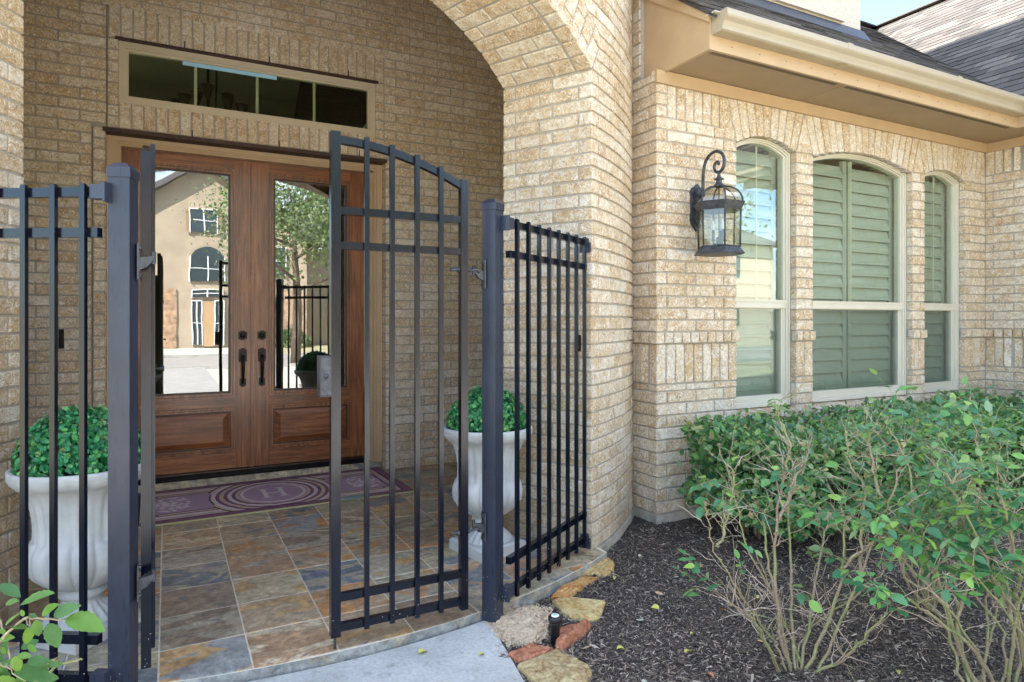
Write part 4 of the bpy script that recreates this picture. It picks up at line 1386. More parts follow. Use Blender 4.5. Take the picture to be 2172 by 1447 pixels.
for k_ in range(14):
    x_ = 3.0 + k_ * .235
    mb = MB(); mb.box(x_, x_ + .006, YE - .0015, YE + .002, ZS + .03, ZS + .036); mb.build('nail_head', ['lintel_steel'], rf, finv)
# metal drip edge
mb = MB(); mb.box(XL - .05, XE, YG - .028, YE, ZE - .012, ZE - .006); mb.build('drip_edge', ['vinyl'], rf, finv)

# ---------------------------------------------------------------- upper storey and the house behind
up = thing('upper_storey', (4.1, 4.08, 4.0), 'beige stucco upper storey with a white window, rising from the low roof', 'house storey')
uinv = Matrix.Translation(-Vector(up.location))
UX1, UY = 5.98, 4.10
UB = ZE + (UY - YG) * PITCH
mb = MB(); mb.box(3.12, UX1, UY, 7.9, UB - .6, 6.75); mb.build('stucco_wall', ['stucco'], up, uinv)
mb = MB(); mb.box(3.12, 5.70, UY - .035, UY + .001, UB + .10, UB + .28)
mb.box(2.9, 5.18, UY - .03, UY + .001, UB + .28, UB + .50)
mb.build('trim_band', ['stucco'], up, uinv)
mb = MB(); mb.ring(rect(3.3, 5.10, UB + .48, UB + 1.9), rect(3.36, 5.04, UB + .54, UB + 1.84), FNy, UY - .05, UY + .02)
wn = mb.build('window', ['white_metal'], up, uinv)
mb = MB(); mb.box(3.36, 5.04, UY - .02, UY - .012, UB + .54, UB + 1.84); mb.build('pane', ['window_dark'], wn)
mb = MB(); mb.extrude([(UY - .09, zr(UY - .09) + .035), (UY + .002, zr(UY) + .05), (UY + .002, zr(UY) + .10), (UY - .012, zr(UY) + .10), (UY - .10, zr(UY - .1) + .04)], FNx, 3.12, UX1 + .03)
mb.build('flashing', ['lantern_metal'], up, uinv)
mb = MB()
o1 = [(2.0, 3.9), (6.2, 3.9), (6.2, 8.1), (2.0, 8.1)]
mb.add([(x, y, 6.75) for x, y in o1] + [(x, y, 6.9) for x, y in o1] + [(4.1, 6.0, 7.0)], [(0, 1, 2, 3), (0, 4, 5, 1), (1, 5, 6, 2), (2, 6, 7, 3), (3, 7, 4, 0), (4, 8, 5), (5, 8, 6), (6, 8, 7), (7, 8, 4)])
mb.build('roof', ['shingle'], up, uinv)
mh = thing('main_house', (-2, 6, 0), 'unseen main block of the brick and stucco house behind the entry tower', 'house')  # unseen block added behind, tall enough to keep the front in shade
minv = Matrix.Translation(-Vector(mh.location))
mb = MB()
mb.box(-10, -2.25, 5.75, 13, -.1, 7.0); mb.box(3.45, 11, 5.75, 13, -.1, 2.9); mb.box(-2.25, -2.0, 10.3, 10.5, -.1, 7.0); mb.box(-.45, 3.45, 10.3, 10.5, -.1, 7.0); mb.box(-2.0, -.45, 10.3, 10.5, -.1, .2); mb.box(-2.0, -.45, 10.3, 10.5, 3.3, 7.0); mb.box(-2.25, 2.2, 5.75, 10.3, 4.6, 7.0)  # rear wall pieces leave the same added opening for the foyer's sunlight
mb.box(2.2, 3.45, 7.9, 10.3, 4.6, 7.0)
mb.build('stucco_wall', ['stucco'], mh, minv)
mb = MB()
mb.add([(-10.5, 5.2, 7.0), (3.6, 5.2, 7.0), (3.6, 11.2, 7.0), (-10.5, 11.2, 7.0), (-7, 8.4, 9.9), (.5, 8.4, 9.9)], [(0, 1, 5, 4), (1, 2, 5), (2, 3, 4, 5), (3, 0, 4)])
mb.build('roof', ['shingle'], mh, minv)
# ---------------------------------------------------------------- grounds
def clip_in(poly, cx, cy, r, n=64):
    """clip a convex polygon to a disc"""
    for k in range(n):
        a = 2 * math.pi * k / n; nx, ny = math.cos(a), math.sin(a)
        out = []
        for i in range(len(poly)):
            p, q = poly[i], poly[(i + 1) % len(poly)]
            dp = (p[0] - cx) * nx + (p[1] - cy) * ny - r; dq = (q[0] - cx) * nx + (q[1] - cy) * ny - r
            if dp <= 0: out.append(p)
            if (dp < 0) != (dq < 0) and abs(dp - dq) > 1e-9:
                t = dp / (dp - dq); out.append((p[0] + (q[0] - p[0]) * t, p[1] + (q[1] - p[1]) * t))
        poly = out
        if len(poly) < 3: return []
    return poly
SR = 3.045
mb = MB()
disc = []
for k in range(240):
    a = -180 + 1.5 * k; p = tp(a, SR if abs(a) < 30.6 else R_OUT - .05); disc.append((p.x, p.y))
mb.extrude(disc, lambda a, b, d: (a, b, d), -.16, -.0025)
for _i in range(1, len(mb.mi)): mb.mi[_i] = 0 if _i < 2 else 1
floor = struct(mb.build('porch_floor', ['grout', 'slate']))
T = .305; x_off, y_off = -.028, 2.842
tn = 0
for i in range(-10, 12):
    for j in range(-1, 10):
        x0, x1 = x_off + i * T + .003, x_off + (i + 1) * T - .003
        y0, y1 = y_off + (j - 1) * .308 + .0045, y_off + j * .308 - .0045
        if y0 > YD + .12 and not (DX0 < x0 and x1 < DX1): continue
        y1 = min(y1, YD + .125)
        if y1 - y0 < .03: continue
        ca = abs(math.degrees(math.atan2((x0 + x1) / 2 - TC[0], TC[1] - (y0 + y1) / 2)))
        p = clip_in([(x0, y0), (x1, y0), (x1, y1), (x0, y1)], TC[0], TC[1], SR - .006 if ca < 29.6 else R_OUT - .06)
        if len(p) < 3: continue
        ar = abs(sum(p[k][0] * p[(k + 1) % len(p)][1] - p[(k + 1) % len(p)][0] * p[k][1] for k in range(len(p)))) / 2
        if ar < .002: continue
        m = MB(); h = random.uniform(-.001, .0012)
        cx = sum(q[0] for q in p) / len(p); cy = sum(q[1] for q in p) / len(p)
        n = len(p); ins = [(cx + (a - cx) * .988, cy + (b - cy) * .988) for a, b in p]
        v = [(a, b, -.012) for a, b in p] + [(a, b, -.0012) for a, b in p] + [(a, b, h) for a, b in ins]
        m.add(v, [(k, (k + 1) % n, (k + 1) % n + n, k + n) for k in range(n)] + [(k + n, (k + 1) % n + n, (k + 1) % n + 2 * n, k + 2 * n) for k in range(n)] + [tuple(range(2 * n, 3 * n))])
        m.build('tile', ['slate'], floor); tn += 1
NB = 38
for k in range(0):
    a0, a1 = -62 + 124 * k / NB + .12, -62 + 124 * (k + 1) / NB - .12
    m = MB(); v = []
    for a in (a0, (a0 + a1) / 2, a1):
        for r_ in (SR - .052, SR + .012):
            for z in (-.035, 0.0004 * (k % 3)): v.append(tp(a, r_ + random.uniform(-.003, .003), z))
    f = []
    for s_ in (0, 4):
        f += [(s_, s_ + 4, s_ + 6, s_ + 2), (s_ + 1, s_ + 3, s_ + 7, s_ + 5), (s_ + 2, s_ + 6, s_ + 7, s_ + 3), (s_, s_ + 1, s_ + 5, s_ + 4)]
    f += [(0, 2, 3, 1), (8, 9, 11, 10)]
    m.add(v, f); m.build('edge_stone', ['slate'], floor)

# street side ground sheet
mb = MB(); mb.add([(-300, -300, -.10), (300, -300, -.10), (300, 300, -.10), (-300, 300, -.10)], [(0, 1, 2, 3)])
struct(mb.build('lawn', ['lawn_grass']))
# walkway
wk = [(-.12 + 0 * k, 0) for k in range(0)]
arc = [tp(a, SR + .018, 0) for a in np.linspace(-14, 11.9, 22)]
pw = [(p.x, p.y) for p in arc] + [(1.135, 2.075), (1.05, 1.2), (.9, -1), (.9, -9), (-.75, -9), (-.75, -1), (-.42, 1.2), (-.28, 2.2)]
mb = MB(); mb.extrude(pw, lambda a, b, d: (a, b, d), -.14, -.034)
struct(mb.build('walkway', ['concrete']))
mb = MB(); mb.box(-60, 60, -15.5, -8.8, -.14, -.094); struct(mb.build('street', ['asphalt']))
mb = MB(); mb.box(-60, 60, -8.8, -8.65, -.1, .0); mb.box(-60, 60, -15.65, -15.5, -.1, .0); struct(mb.build('kerb', ['concrete']))
mb = MB(); mb.box(-1.5, 4.0, -24.5, -15.65, -.14, -.09); struct(mb.build('driveway', ['drive_concrete']))
mb = MB(); mb.box(-4.5, -.78, -8.65, .5, -.14, -.088); mb.box(.93, 4.6, -8.65, .2, -.14, -.088); struct(mb.build('forecourt', ['drive_concrete']))  # pale drive as the glass reflects, widened to bounce sun into the porch

# mulch bed: uneven sheet
def mz(x, y):
    h = mnoise.noise(Vector((x * 1.1, y * 1.1, 0))) * .022 + mnoise.noise(Vector((x * 4, y * 4, 3))) * .010 + mnoise.noise(Vector((x * 13, y * 13, 9))) * .004
    return -.052 + h
def bed(name, x0, x1, y0, y1, step, test):
    nx, ny = int((x1 - x0) / step), int((y1 - y0) / step)
    idx = {}; v = []; f = []
    for j in range(ny + 1):
        for i in range(nx + 1):
            x, y = x0 + (x1 - x0) * i / nx, y0 + (y1 - y0) * j / ny
            idx[i, j] = len(v); v.append((x, y, mz(x, y)))
    for j in range(ny):
        for i in range(nx):
            cx, cy = x0 + (x1 - x0) * (i + .5) / nx, y0 + (y1 - y0) * (j + .5) / ny
            if test(cx, cy): f.append((idx[i, j], idx[i + 1, j], idx[i + 1, j + 1], idx[i, j + 1]))
    me = pymesh(name, v, f, 'mulch_ground', None, True)
    return struct(link(name, me))
def walk_r(y): return 1.19 if y > 2.6 else 1.135 + (y - 2.075) * .10 if y > 1.2 else 1.05
def in_bed(x, y):
    if x < walk_r(y) - .02: return False
    return math.hypot(x - TC[0], y - TC[1]) > (SR - .02 if x < 2.15 else R_OUT - .03) or y < 2.4
bed('mulch_bed', 1.0, 7.0, -.5, 3.7, .045, in_bed)
bed('mulch_bed', -3.0, -.2, .6, 3.4, .06, lambda x, y: x < -.30 - max(0, 1.2 - y) * .3 and math.hypot(x - TC[0], y - TC[1]) > SR - .03)
# loose chips and needles
def chips(n, x0, x1, y0, y1, test, name, dens=None):
    P = rng.random((n, 2)) * [x1 - x0, y1 - y0] + [x0, y0]
    d = np.hypot(P[:, 0], P[:, 1])
    keep = rng.random(n) < np.clip(2.6 / d, 0, 1) ** 1.3
    P = P[keep]
    ok = np.array([test(a, b) for a, b in P]); P = P[ok]
    Z = np.array([mz(a, b) for a, b in P]) + rng.random(len(P)) * .008
    return np.c_[P, Z]
cv = [(-.5, -.12, 0), (.5, -.09, 0), (.46, .1, 0), (-.47, .12, 0), (0, 0, .13)]
cf = [(0, 1, 4), (1, 2, 4), (2, 3, 4), (3, 0, 4)]
hedge_or_wall = lambda x, y: in_bed(x, y) and not (x > XA - .02 and y > YW - .02)
L = chips(330000, 1.0, 6.6, .9, 3.35, hedge_or_wall, 'c')
sc_ = np.clip(rng.lognormal(math.log(.0105), .5, len(L)), .005, .045)
rn_ = rng.random(len(L)) ** 1.2
scatter('mulch_chips', cv, cf, L, rotmats(len(L), .35), sc_, 'mulch_chip', None, rn_)
L = chips(26000, -2.2, -.3, 1.2, 3.2, lambda x, y: x < -.34 and math.hypot(x - TC[0], y - TC[1]) > SR, 'c')
scatter('mulch_chips', cv, cf, L, rotmats(len(L), .35), np.clip(rng.lognormal(math.log(.018), .5, len(L)), .006, .06), 'mulch_chip')
# longer bark strands
L = chips(7000, 1.0, 6.6, .9, 3.35, hedge_or_wall, 'c'); L[:, 2] += .004
cv2 = [(-.5, -.03, 0), (.5, -.03, .01), (.5, .03, .01), (-.5, .03, 0), (0, .08, .06)]
scatter('mulch_strands', cv2, cf, L, rotmats(len(L), .25), np.clip(rng.lognormal(math.log(.027), .4, len(L)), .01, .07), 'mulch_chip', None, rng.random(len(L)) ** .8)

# sandy washed-out patch beside the walk
SAND = [(1.215, 2.60), (1.30, 2.62), (1.40, 2.64), (1.50, 2.62), (1.53, 2.53), (1.44, 2.42), (1.38, 2.31), (1.28, 2.28), (1.20, 2.33), (1.195, 2.45)]
def inpoly(x, y, P):
    c = False
    for i in range(len(P)):
        (x1, y1), (x2, y2) = P[i], P[i - 1]
        if (y1 > y) != (y2 > y) and x < (x2 - x1) * (y - y1) / (y2 - y1) + x1: c = not c
    return c
v = []; f = []; idx = {}
nx, ny = 44, 44
for j in range(ny + 1):
    for i in range(nx + 1):
        x, y = 1.16 + .44 * i / nx, 2.22 + .46 * j / ny
        e_ = min(math.dist((x, y), ((1 - t) * SAND[k][0] + t * SAND[k - 1][0], (1 - t) * SAND[k][1] + t * SAND[k - 1][1])) for k in range(len(SAND)) for t in (0, .25, .5, .75))
        z = mz(x, y) + min(.022, e_ * .5) * (1 if inpoly(x, y, SAND) else -1.5) + abs(mnoise.noise(Vector((x * 30, y * 30, 1)))) * .016
        idx[i, j] = len(v); v.append((x, y, z))
for j in range(ny):
    for i in range(nx):
        x, y = 1.16 + .44 * (i + .5) / nx, 2.22 + .46 * (j + .5) / ny
        if inpoly(x, y, SAND): f.append((idx[i, j], idx[i + 1, j], idx[i + 1, j + 1], idx[i, j + 1]))
o = link('sand_patch', pymesh('sand_patch', v, f, 'sand', None, True)); o['kind'] = 'stuff'
gv = [(-.5, -.4, 0), (.5, -.35, 0), (.4, .45, 0), (-.45, .4, 0), (0, 0, .6)]
P = np.array([(a, b) for a, b in rng.random((5200, 2)) * [.42, .44] + [1.18, 2.24] if inpoly(a, b, SAND)])
L = np.c_[P, [mz(a, b) + .012 + random.random() * .012 for a, b in P]]
scatter('sand_crumbs', gv, cf, L, rotmats(len(L), .6), np.clip(rng.lognormal(math.log(.007), .5, len(L)), .003, .022), 'sand')

# flagstones
ST = [('stone_yellow', [(1.886, 2.862), (2.06, 2.958), (2.134, 2.954), (2.125, 2.877), (2.062, 2.788), (1.969, 2.74), (1.939, 2.778), (1.867, 2.806)], 'flat yellow flagstone nearest the tower corner'),
      ('stone_orange', [(1.60, 2.653), (1.709, 2.732), (1.853, 2.769), (1.93, 2.739), (1.811, 2.689), (1.676, 2.609), (1.64, 2.618)], 'narrow rusty orange flagstone sunk in the mulch'),
      ('stone_yellow', [(1.579, 2.613), (1.661, 2.598), (1.787, 2.487), (1.665, 2.36), (1.605, 2.361), (1.568, 2.443), (1.557, 2.525)], 'broad mustard yellow flagstone behind the sprinkler head'),
      ('stone_red', [(1.444, 2.327), (1.576, 2.308), (1.51, 2.264), (1.383, 2.197), (1.351, 2.195), (1.382, 2.25)], 'tilted red brown stone right of the sprinkler head'),
      ('stone_red', [(1.165, 2.26), (1.283, 2.276), (1.338, 2.199), (1.238, 2.174), (1.174, 2.195)], 'rust red stone against the edge of the walkway'),
      ('stone_tan', [(1.16, 2.165), (1.342, 2.190), (1.375, 2.093), (1.388, 2.009), (1.316, 1.935), (1.148, 1.98)], 'large tan flagstone at the bottom edge beside the walkway')]
for m_, P, lab in ST:
    cx = sum(p[0] for p in P) / len(P); cy = sum(p[1] for p in P) / len(P)
    Q = []
    for i in range(len(P)):
        p, q = P[i], P[(i + 1) % len(P)]
        for t in (0, .33, .66): Q.append((p[0] + (q[0] - p[0]) * t - cx + random.uniform(-.006, .006), p[1] + (q[1] - p[1]) * t - cy + random.uniform(-.006, .006)))
    n = len(Q); v = []; 
    for s_, z in ((1.0, -.03), (1.0, .014), (.93, .024), (.6, .027), (.3, .026)):
        v += [(a * s_, b * s_, z + (random.uniform(-.003, .003) if z > 0 else 0)) for a, b in Q]
    v.append((0, 0, .027))
    f = [(r_ * n + i, r_ * n + (i + 1) % n, (r_ + 1) * n + (i + 1) % n, (r_ + 1) * n + i) for r_ in range(4) for i in range(n)] + [(4 * n + i, 4 * n + (i + 1) % n, 5 * n) for i in range(n)]
    m = MB(); m.add(v, f, 0, False)
    o = m.build('flagstone', [m_]); o.location = (cx, cy, mz(cx, cy)); 
    if 'tilted' in lab: o.rotation_euler = (R(-9), R(-8), 0); o.location.z += .012
    tag(o, lab, 'flagstone', 'flagstones in the mulch')

# sprinkler head
sp = thing('sprinkler_head', (1.385, 2.268, -.06), 'short black pop-up sprinkler head standing in the mulch', 'sprinkler')
mb = MB(); mb.lathe([(.019, 0), (.019, .095), (.022, .099), (.022, .108)], 20); mb.build('stem', ['black_rubber'], sp)
mb = MB(); mb.lathe([(.027, .107), (.0285, .112), (.0285, .124), (.026, .129), (.020, .130)], 24); mb.build('cap', ['black_rubber'], sp)
mb = MB(); mb.lathe([(.0165, .129), (.0165, .1325), (.014, .1335)], 20); mb.build('badge', ['white_metal'], sp)
mb = MB(); mb.lathe([(.008, .132), (.008, .1345)], 12); mb.bar((-.004, -.003, .1345), (.004, .004, .1345), .003, .002); mb.build('emblem', ['blue_tape'], sp)

# doormat
def mat_cell(u, v):
    """u -1..1 along, v -1..1 across; metric half sizes .93 x .45"""
    x, y = u * .93, v * .45
    ax, ay = abs(x), abs(y)
    ex, ey = .93 - ax, .45 - ay
    e_ = min(ex, ey)
    if e_ < .014: return 5
    if e_ < .020: return 3
    if e_ < .075: return 0
    if e_ < .084: return 3
    # centre medallion
    el = math.hypot(x / .235, y / .285)
    if el < .86:
        hx, hy = x, y
        # letter H, upright across the mat
        if ay < .135 and .045 < ax < .075: return 4
        if ax < .05 and ay < .014: return 4
        if .118 < ay < .135 and .022 < ax < .100: return 4
        return 1
    if el < .95: return 4
    if el < 1.0: return 1
    if el < 1.04: return 2
    # arms: bands sweep round the medallion and along the sides
    r_ = math.hypot(max(0, ax - .02) / 1.0, y * .82)
    a1 = .235; 
    if ax < .47 and r_ < .43:
        k = (r_ - a1) / .026
        seq = [0, 4, 0, 2, 0, 4, 2, 3]
        if k >= 0 and (r_ < .395 or ay > .20): return seq[int(k) % 8]
        if r_ < a1: return 2
    # end panels
    px0, px1, py = .50, .80, .235
    if ax > .40 and ax < px1 and ay < py and r_ >= .395:
        if ax > px1 - .012 or ay > py - .010 or r_ < .405: return 3
        X, Y = (ax - .655) / .13, y / .20
        r2 = math.hypot(X, Y)
        if r2 < 1.02:
            s_ = math.sin(7 * X + 3.2 * math.sin(6 * Y + 1)) * math.cos(6.5 * Y + 2.6 * math.sin(5 * X)) 
            if s_ > .05 and r2 < .98: return 4
        return 1
    k = int((e_ - .084) / .022)
    return [2, 1, 4, 2, 0, 2][min(k, 5)]
nx, ny = 300, 150
v = []; 
ang = R(-1.2)
for j in range(ny + 1):
    for i in range(nx + 1):
        v.append((-.93 + 1.86 * i / nx, -.45 + .9 * j / ny, .011 + .0012 * math.sin(i * .31) * math.sin(j * .23)))
mi = []; f = []
for j in range(ny):
    for i in range(nx):
        q = j * (nx + 1) + i; f.append((q, q + 1, q + nx + 2, q + nx + 1)); mi.append(mat_cell(-1 + 2 * (i + .5) / nx, -1 + 2 * (j + .5) / ny))
b0 = len(v); E_ = [(-.93, -.45), (.93, -.45), (.93, .45), (-.93, .45)]
for x, y in E_: v += [(x, y, .0), (x, y, .011)]
for k in range(4): f.append((b0 + 2 * k, b0 + 2 * ((k + 1) % 4), b0 + 2 * ((k + 1) % 4) + 1, b0 + 2 * k + 1)); mi.append(5)
me = pymesh('doormat', v, f, ['mat_purple', 'mat_lilac', 'mat_beige', 'mat_dark', 'mat_pale', 'mat_edge'], mi)
o = link('doormat', me); o.location = (.683, 5.035, .001); o.rotation_euler = (0, 0, ang * -1)
tag(o, 'long purple and beige doormat with a letter H in front of the doors', 'doormat')
# unidentified grey-green scalloped shape, modelled as a piece at the mat's edge
mb = MB(); v = []; f = []; n = 14
for i in range(n + 1):
    t = i / n; x = -.09 + .18 * t; w_ = .030 * math.sin(math.pi * (.12 + .86 * t)) + .004; s_ = .006 * abs(math.sin(i * 1.57))
    v += [(x, -w_ * .6 - s_, 0), (x, -w_ * .3, .018), (x, w_ * .5, .016), (x, w_ * .7, 0)]
for i in range(n):
    for k in range(3): f.append((i * 4 + k, i * 4 + k + 1, i * 4 + 5 + k, i * 4 + 4 + k))
mb.add(v, f, 0, True); M['grey_green'] = simple('grey_green', (.12, .17, .16), .5)
o = mb.build('scalloped_oddment', ['grey_green']); o.location = (1.155, 4.60, .014); o.rotation_euler = (0, 0, R(4))
tag(o, 'small grey green scalloped ornament lying on the front edge of the doormat', 'oddment')
# ---------------------------------------------------------------- iron gate
def gate_leaf(loc, rz, flip, label):
    """local frame: x from the hinge towards the latch, street side at -y (or +y when flipped)"""
    g = thing('gate_leaf', loc, label, 'gate', 'leaves of the iron gate', rz)
    s = -1 if not flip else 1
    W_ = .535
    rt = lambda x: 1.955 - (W_ - x) ** 2 * .47      # centre of the curved rail
    m = MB(); m.box(-.016, .016, -.016, .016, .046, 1.850); m.box(-.014, .014, -.014, .014, 1.85, 1.852); m.build('stile', ['gate_metal'], g)
    m = MB(); m.box(W_ - .018, W_ + .018, -.018, .018, .050, 1.984); m.build('stile', ['gate_metal'], g)
    for z in (.196, .081, 1.549, 1.683):
        m = MB(); m.box(.016, W_ - .018, -.013, .013, z - .0145, z + .0145); m.build('rail', ['gate_metal'], g)
    m = MB(); n = 8
    pts = [.016 + (W_ - .034) * k / n for k in range(n + 1)]
    v = [(x, y, rt(x) + dz) for x in pts for y, dz in ((-.013, -.015), (.013, -.015), (.013, .015), (-.013, .015))]
    f = [(k * 4 + j, k * 4 + (j + 1) % 4, k * 4 + 4 + (j + 1) % 4, k * 4 + 4 + j) for k in range(n) for j in range(4)]
    m.add(v, f); m.build('curved_rail', ['gate_metal'], g)
    for x in (.109, .212, .316, .418):
        m = MB(); y = s * .021; m.box(x - .0095, x + .0095, y - .008, y + .0075, .062, rt(x) + .022); m.build('picket', ['gate_metal'], g)
    m = MB()
    m.box(W_ + .018, W_ + .062, -.030, .028, .972, 1.126) if flip else m.box(W_ - .02, W_ + .03, -.012, .012, 1.0, 1.10)
    m.build('lock_box', ['post_metal'], g)
    if flip:
        m = MB(); m.box(W_ + .0225, W_ + .058, .0275, .0295, .980, 1.118); m.tube([(W_ + .04, .028, 1.05), (W_ + .04, .034, 1.05)], .009, 12); m.build('lock_plate', ['lantern_metal'], g)
    if not flip:
        m = MB(); m.tube([(W_, .01, 1.055), (W_, .05, 1.055)], .006, 8); m.lathe([(.005, 0), (.014, .006), (.015, .014), (.008, .022)], 12)
        m = MB(); m.tube([(W_, -.018, 1.055), (W_, -.045, 1.055), (W_, -.062, 1.055), (W_, -.066, 1.055)], [.006, .006, .014, .010], 10); m.build('knob', ['black_rubber'], g)
    else:
        m = MB(); m.tube([(W_, 0, .05), (W_, 0, .002)], .006, 8); m.build('drop_rod', ['lantern_metal'], g)
    for z in (1.473, .369):
        m = MB(); m.tube([(.060, s * -.0, z), (.0, 0, z), (-.03, 0, z), (-.062, 0, z + .004), (-.075, 0, z - .008)], .0065, 8)
        m.tube([(.030, 0, z), (.018, 0, z)], .011, 6, sm=False); m.tube([(-.018, 0, z), (-.026, 0, z)], .011, 6, sm=False)
        m.build('hinge', ['lantern_metal'], g)
    return g
gate_leaf((1.105, 2.55, 0), R(180), True, 'closed black iron gate leaf with curved top left of the right post')
gate_leaf((-.066, 2.640, 0), R(91.2), False, 'black iron gate leaf swung open, seen edge on beside the left post')
# the closed leaf is turned round, so its pickets lie on the street side

def gate_post(loc, rz, label, zt=1.785, sx=1):
    p = thing('gate_post', loc, label, 'post', 'square posts of the iron gate', rz)
    m = MB(); h = .0335
    m.box(-h, h, -h, h, -.08, zt - .045)
    m.build('shaft', ['post_metal'], p)
    m = MB(); a = h + .0035
    v = [(x * a, y * a, z) for z in (zt - .050, zt - .020) for x, y in ((-1, -1), (1, -1), (1, 1), (-1, 1))]
    v += [(x * (a - .003), y * (a - .003), zt - .016) for x, y in ((-1, -1), (1, -1), (1, 1), (-1, 1))]
    v += [(x * .018, y * .018, zt) for x, y in ((-1, -1), (1, -1), (1, 1), (-1, 1))]
    f = [(i * 4 + k, i * 4 + (k + 1) % 4, i * 4 + 4 + (k + 1) % 4, i * 4 + 4 + k) for i in range(3) for k in range(4)] + [(12, 13, 14, 15), (3, 2, 1, 0)]
    m.add(v, f); m.build('cap', ['post_metal'], p)
    Mi = Matrix.Rotation(-rz, 4, 'Z')
    for z in (1.46, .375):                    # hinge brackets face the opening
        m = MB(); x = sx * .0335
        q = lambda px, py, pz: Mi @ Vector((px, py, pz))
        m2 = MB(); m2.box(0, .006, -.016, .016, z - .062, z + .06); m2.tube([(0.004, 0, z + .048), (.012, 0, z + .048)], .009, 8); m2.tube([(0.004, 0, z - .048), (.012, 0, z - .048)], .009, 8)
        m2.add([(.004, -.009, z + .012), (.05, -.009, z + .02), (.05, -.009, z + .008), (.03, -.009, z - .018), (.004, -.009, z - .03), (.004, .009, z + .012), (.05, .009, z + .02), (.05, .009, z + .008), (.03, .009, z - .018), (.004, .009, z - .03)],
               [(0, 1, 2, 3, 4), (9, 8, 7, 6, 5), (0, 5, 6, 1), (1, 6, 7, 2), (2, 7, 8, 3), (3, 8, 9, 4)])
        m2.tube([(.05, 0, z + .034), (.05, 0, z - .006)], .007, 8)
        v = [tuple(Mi @ Vector((sx * (px + .0405 * 1.0), py, pz))) for px, py, pz in m2.v]
        m.add(v, m2.f); m.build('hinge_bracket', ['lantern_metal'], p)
    return p
gate_post((1.249, 2.563, 0), R(33), 'square dark metal gate post with flat cap between the closed leaf and the right fence', sx=-1)
gate_post((-.131, 2.560, 0), R(-20), 'square dark metal gate post with flat cap in the left foreground', sx=1)

def fence(p0, d, n, label, sgn):
    f_ = thing('fence_panel', (p0[0], p0[1], 0), label, 'fence', 'iron fence panels beside the gate')
    ang = math.atan2(d[1], d[0]); f_.rotation_euler = (0, 0, ang)
    gp = .1024; L_ = gp * (n - 1)
    a = -.048; b = L_ + .05
    for z in (1.682, 1.549, .214, .083):
        aa = a if z in (1.682, .083) else a + .006
        m = MB(); m.box(aa, b, -.0125, .0125, z - .0155, z + .0155); m.build('rail', ['gate_metal'], f_)
    for k in range(n):
        y = -.0 + (-.0205 if sgn > 0 else .0205)
        m = MB(); m.box(k * gp - .009, k * gp + .009, y - .008, y + .0075, .050, 1.702); m.box(k * gp - .007, k * gp + .007, y - .006, y + .006, 1.70, 1.706)
        m.build('picket', ['gate_metal'], f_)
    for z in (1.682, .083):
        m = MB(); m.box(a - .022, a + .028, -.019, .019, z - .024, z + .024); m.box(a - .028, a - .020, -.025, .025, z - .034, z + .03); m.build('bracket', ['post_metal'], f_)
        m = MB(); m.box(b - .016, b + .012, -.019, .019, z - .022, z + .022); m.box(b - .002, b + .012, -.03, .03, z - .055, z + .0); m.build('bracket', ['post_metal'], f_)
    return f_
fence((1.350, 2.566), (.609, .378), 8, 'short iron fence panel between the right gate post and the brick tower', 1)
fence((-.232, 2.566), (-.609, .378), 8, 'short iron fence panel left of the left gate post, an urn standing behind it', -1)

# ---------------------------------------------------------------- urns with box balls
def urn(loc, rz, label):
    u = thing('urn_planter', loc, label, 'planter', 'pale stone urns in the porch', rz); u.scale = (.93, .93, 1)
    m = MB(); a = .135
    def sq(h0, h1, a0, a1):
        v = [(x * q, y * q, z) for z, q in ((h0, a0), (h1, a1)) for x, y in ((-1, -1), (1, -1), (1, 1), (-1, 1))]
        m.add(v, [(3, 2, 1, 0), (4, 5, 6, 7)] + [(k, (k + 1) % 4, (k + 1) % 4 + 4, k + 4) for k in range(4)])
    sq(0, .052, .162, .162); sq(.052, .060, .160, .148)
    m.build('plinth', ['urn_stone'], u)
    m = MB()
    fl = lambda t, j, z: 1 + .06 * math.cos(20 * t) * (1 if .07 < z < .13 else 0)
    m.lathe([(.142, .058), (.146, .065), (.138, .074), (.126, .086), (.102, .106), (.082, .124), (.072, .138), (.070, .150), (.084, .156), (.094, .168), (.092, .180), (.080, .188), (.078, .196)], 100, mod=fl)
    m.build('foot', ['urn_stone'], u)
    m = MB()
    def gad(t, j, z):
        if z < .392: return 1 + .10 * (abs(math.cos(7 * t)) ** .45 - .85) * min(1, (z - .18) / .04)
        if z < .60: return 1 - .05 * (abs(math.cos(7 * t)) ** 6) - .018 * (abs(math.sin(7 * t)) ** 12)
        return 1
    pr = [(.076, .190), (.104, .200), (.142, .222), (.176, .252), (.199, .285), (.209, .32), (.206, .352), (.197, .376), (.186, .391), (.180, .402), (.178, .44), (.180, .48), (.186, .52), (.197, .56), (.212, .590), (.224, .606), (.228, .612)]
    m.lathe(pr, 196, mod=gad)
    m.build('bowl', ['urn_stone'], u)
    m = MB()
    def rim(t, j, z): return 1 + (.03 * (abs(math.cos(11 * t)) ** .6 - .6) if 0 < j < 4 else 0)
    m.lathe([(.214, .606), (.232, .614), (.252, .628), (.263, .648), (.266, .664), (.266, .676), (.260, .682), (.246, .681), (.238, .672), (.235, .61)], 220, mod=rim)
    m.build('rim', ['urn_stone'], u)
    m = MB(); m.lathe([(.22, .62), (.22, .64)], 24); m.build('soil', ['soil'], u)
    return u
urn((-.305, 3.164, 0), R(45), 'pale stone urn with fluted bowl behind the left fence panel')
urn((1.561, 3.269, 0), R(12), 'pale stone urn with fluted bowl behind the right gate post')
bxv = [(0, -.10, 0), (.35, -.42, .05), (.75, -.36, .10), (1, 0, .02), (.75, .36, .10), (.35, .42, .05), (0, .10, 0), (.5, 0, -.06)]
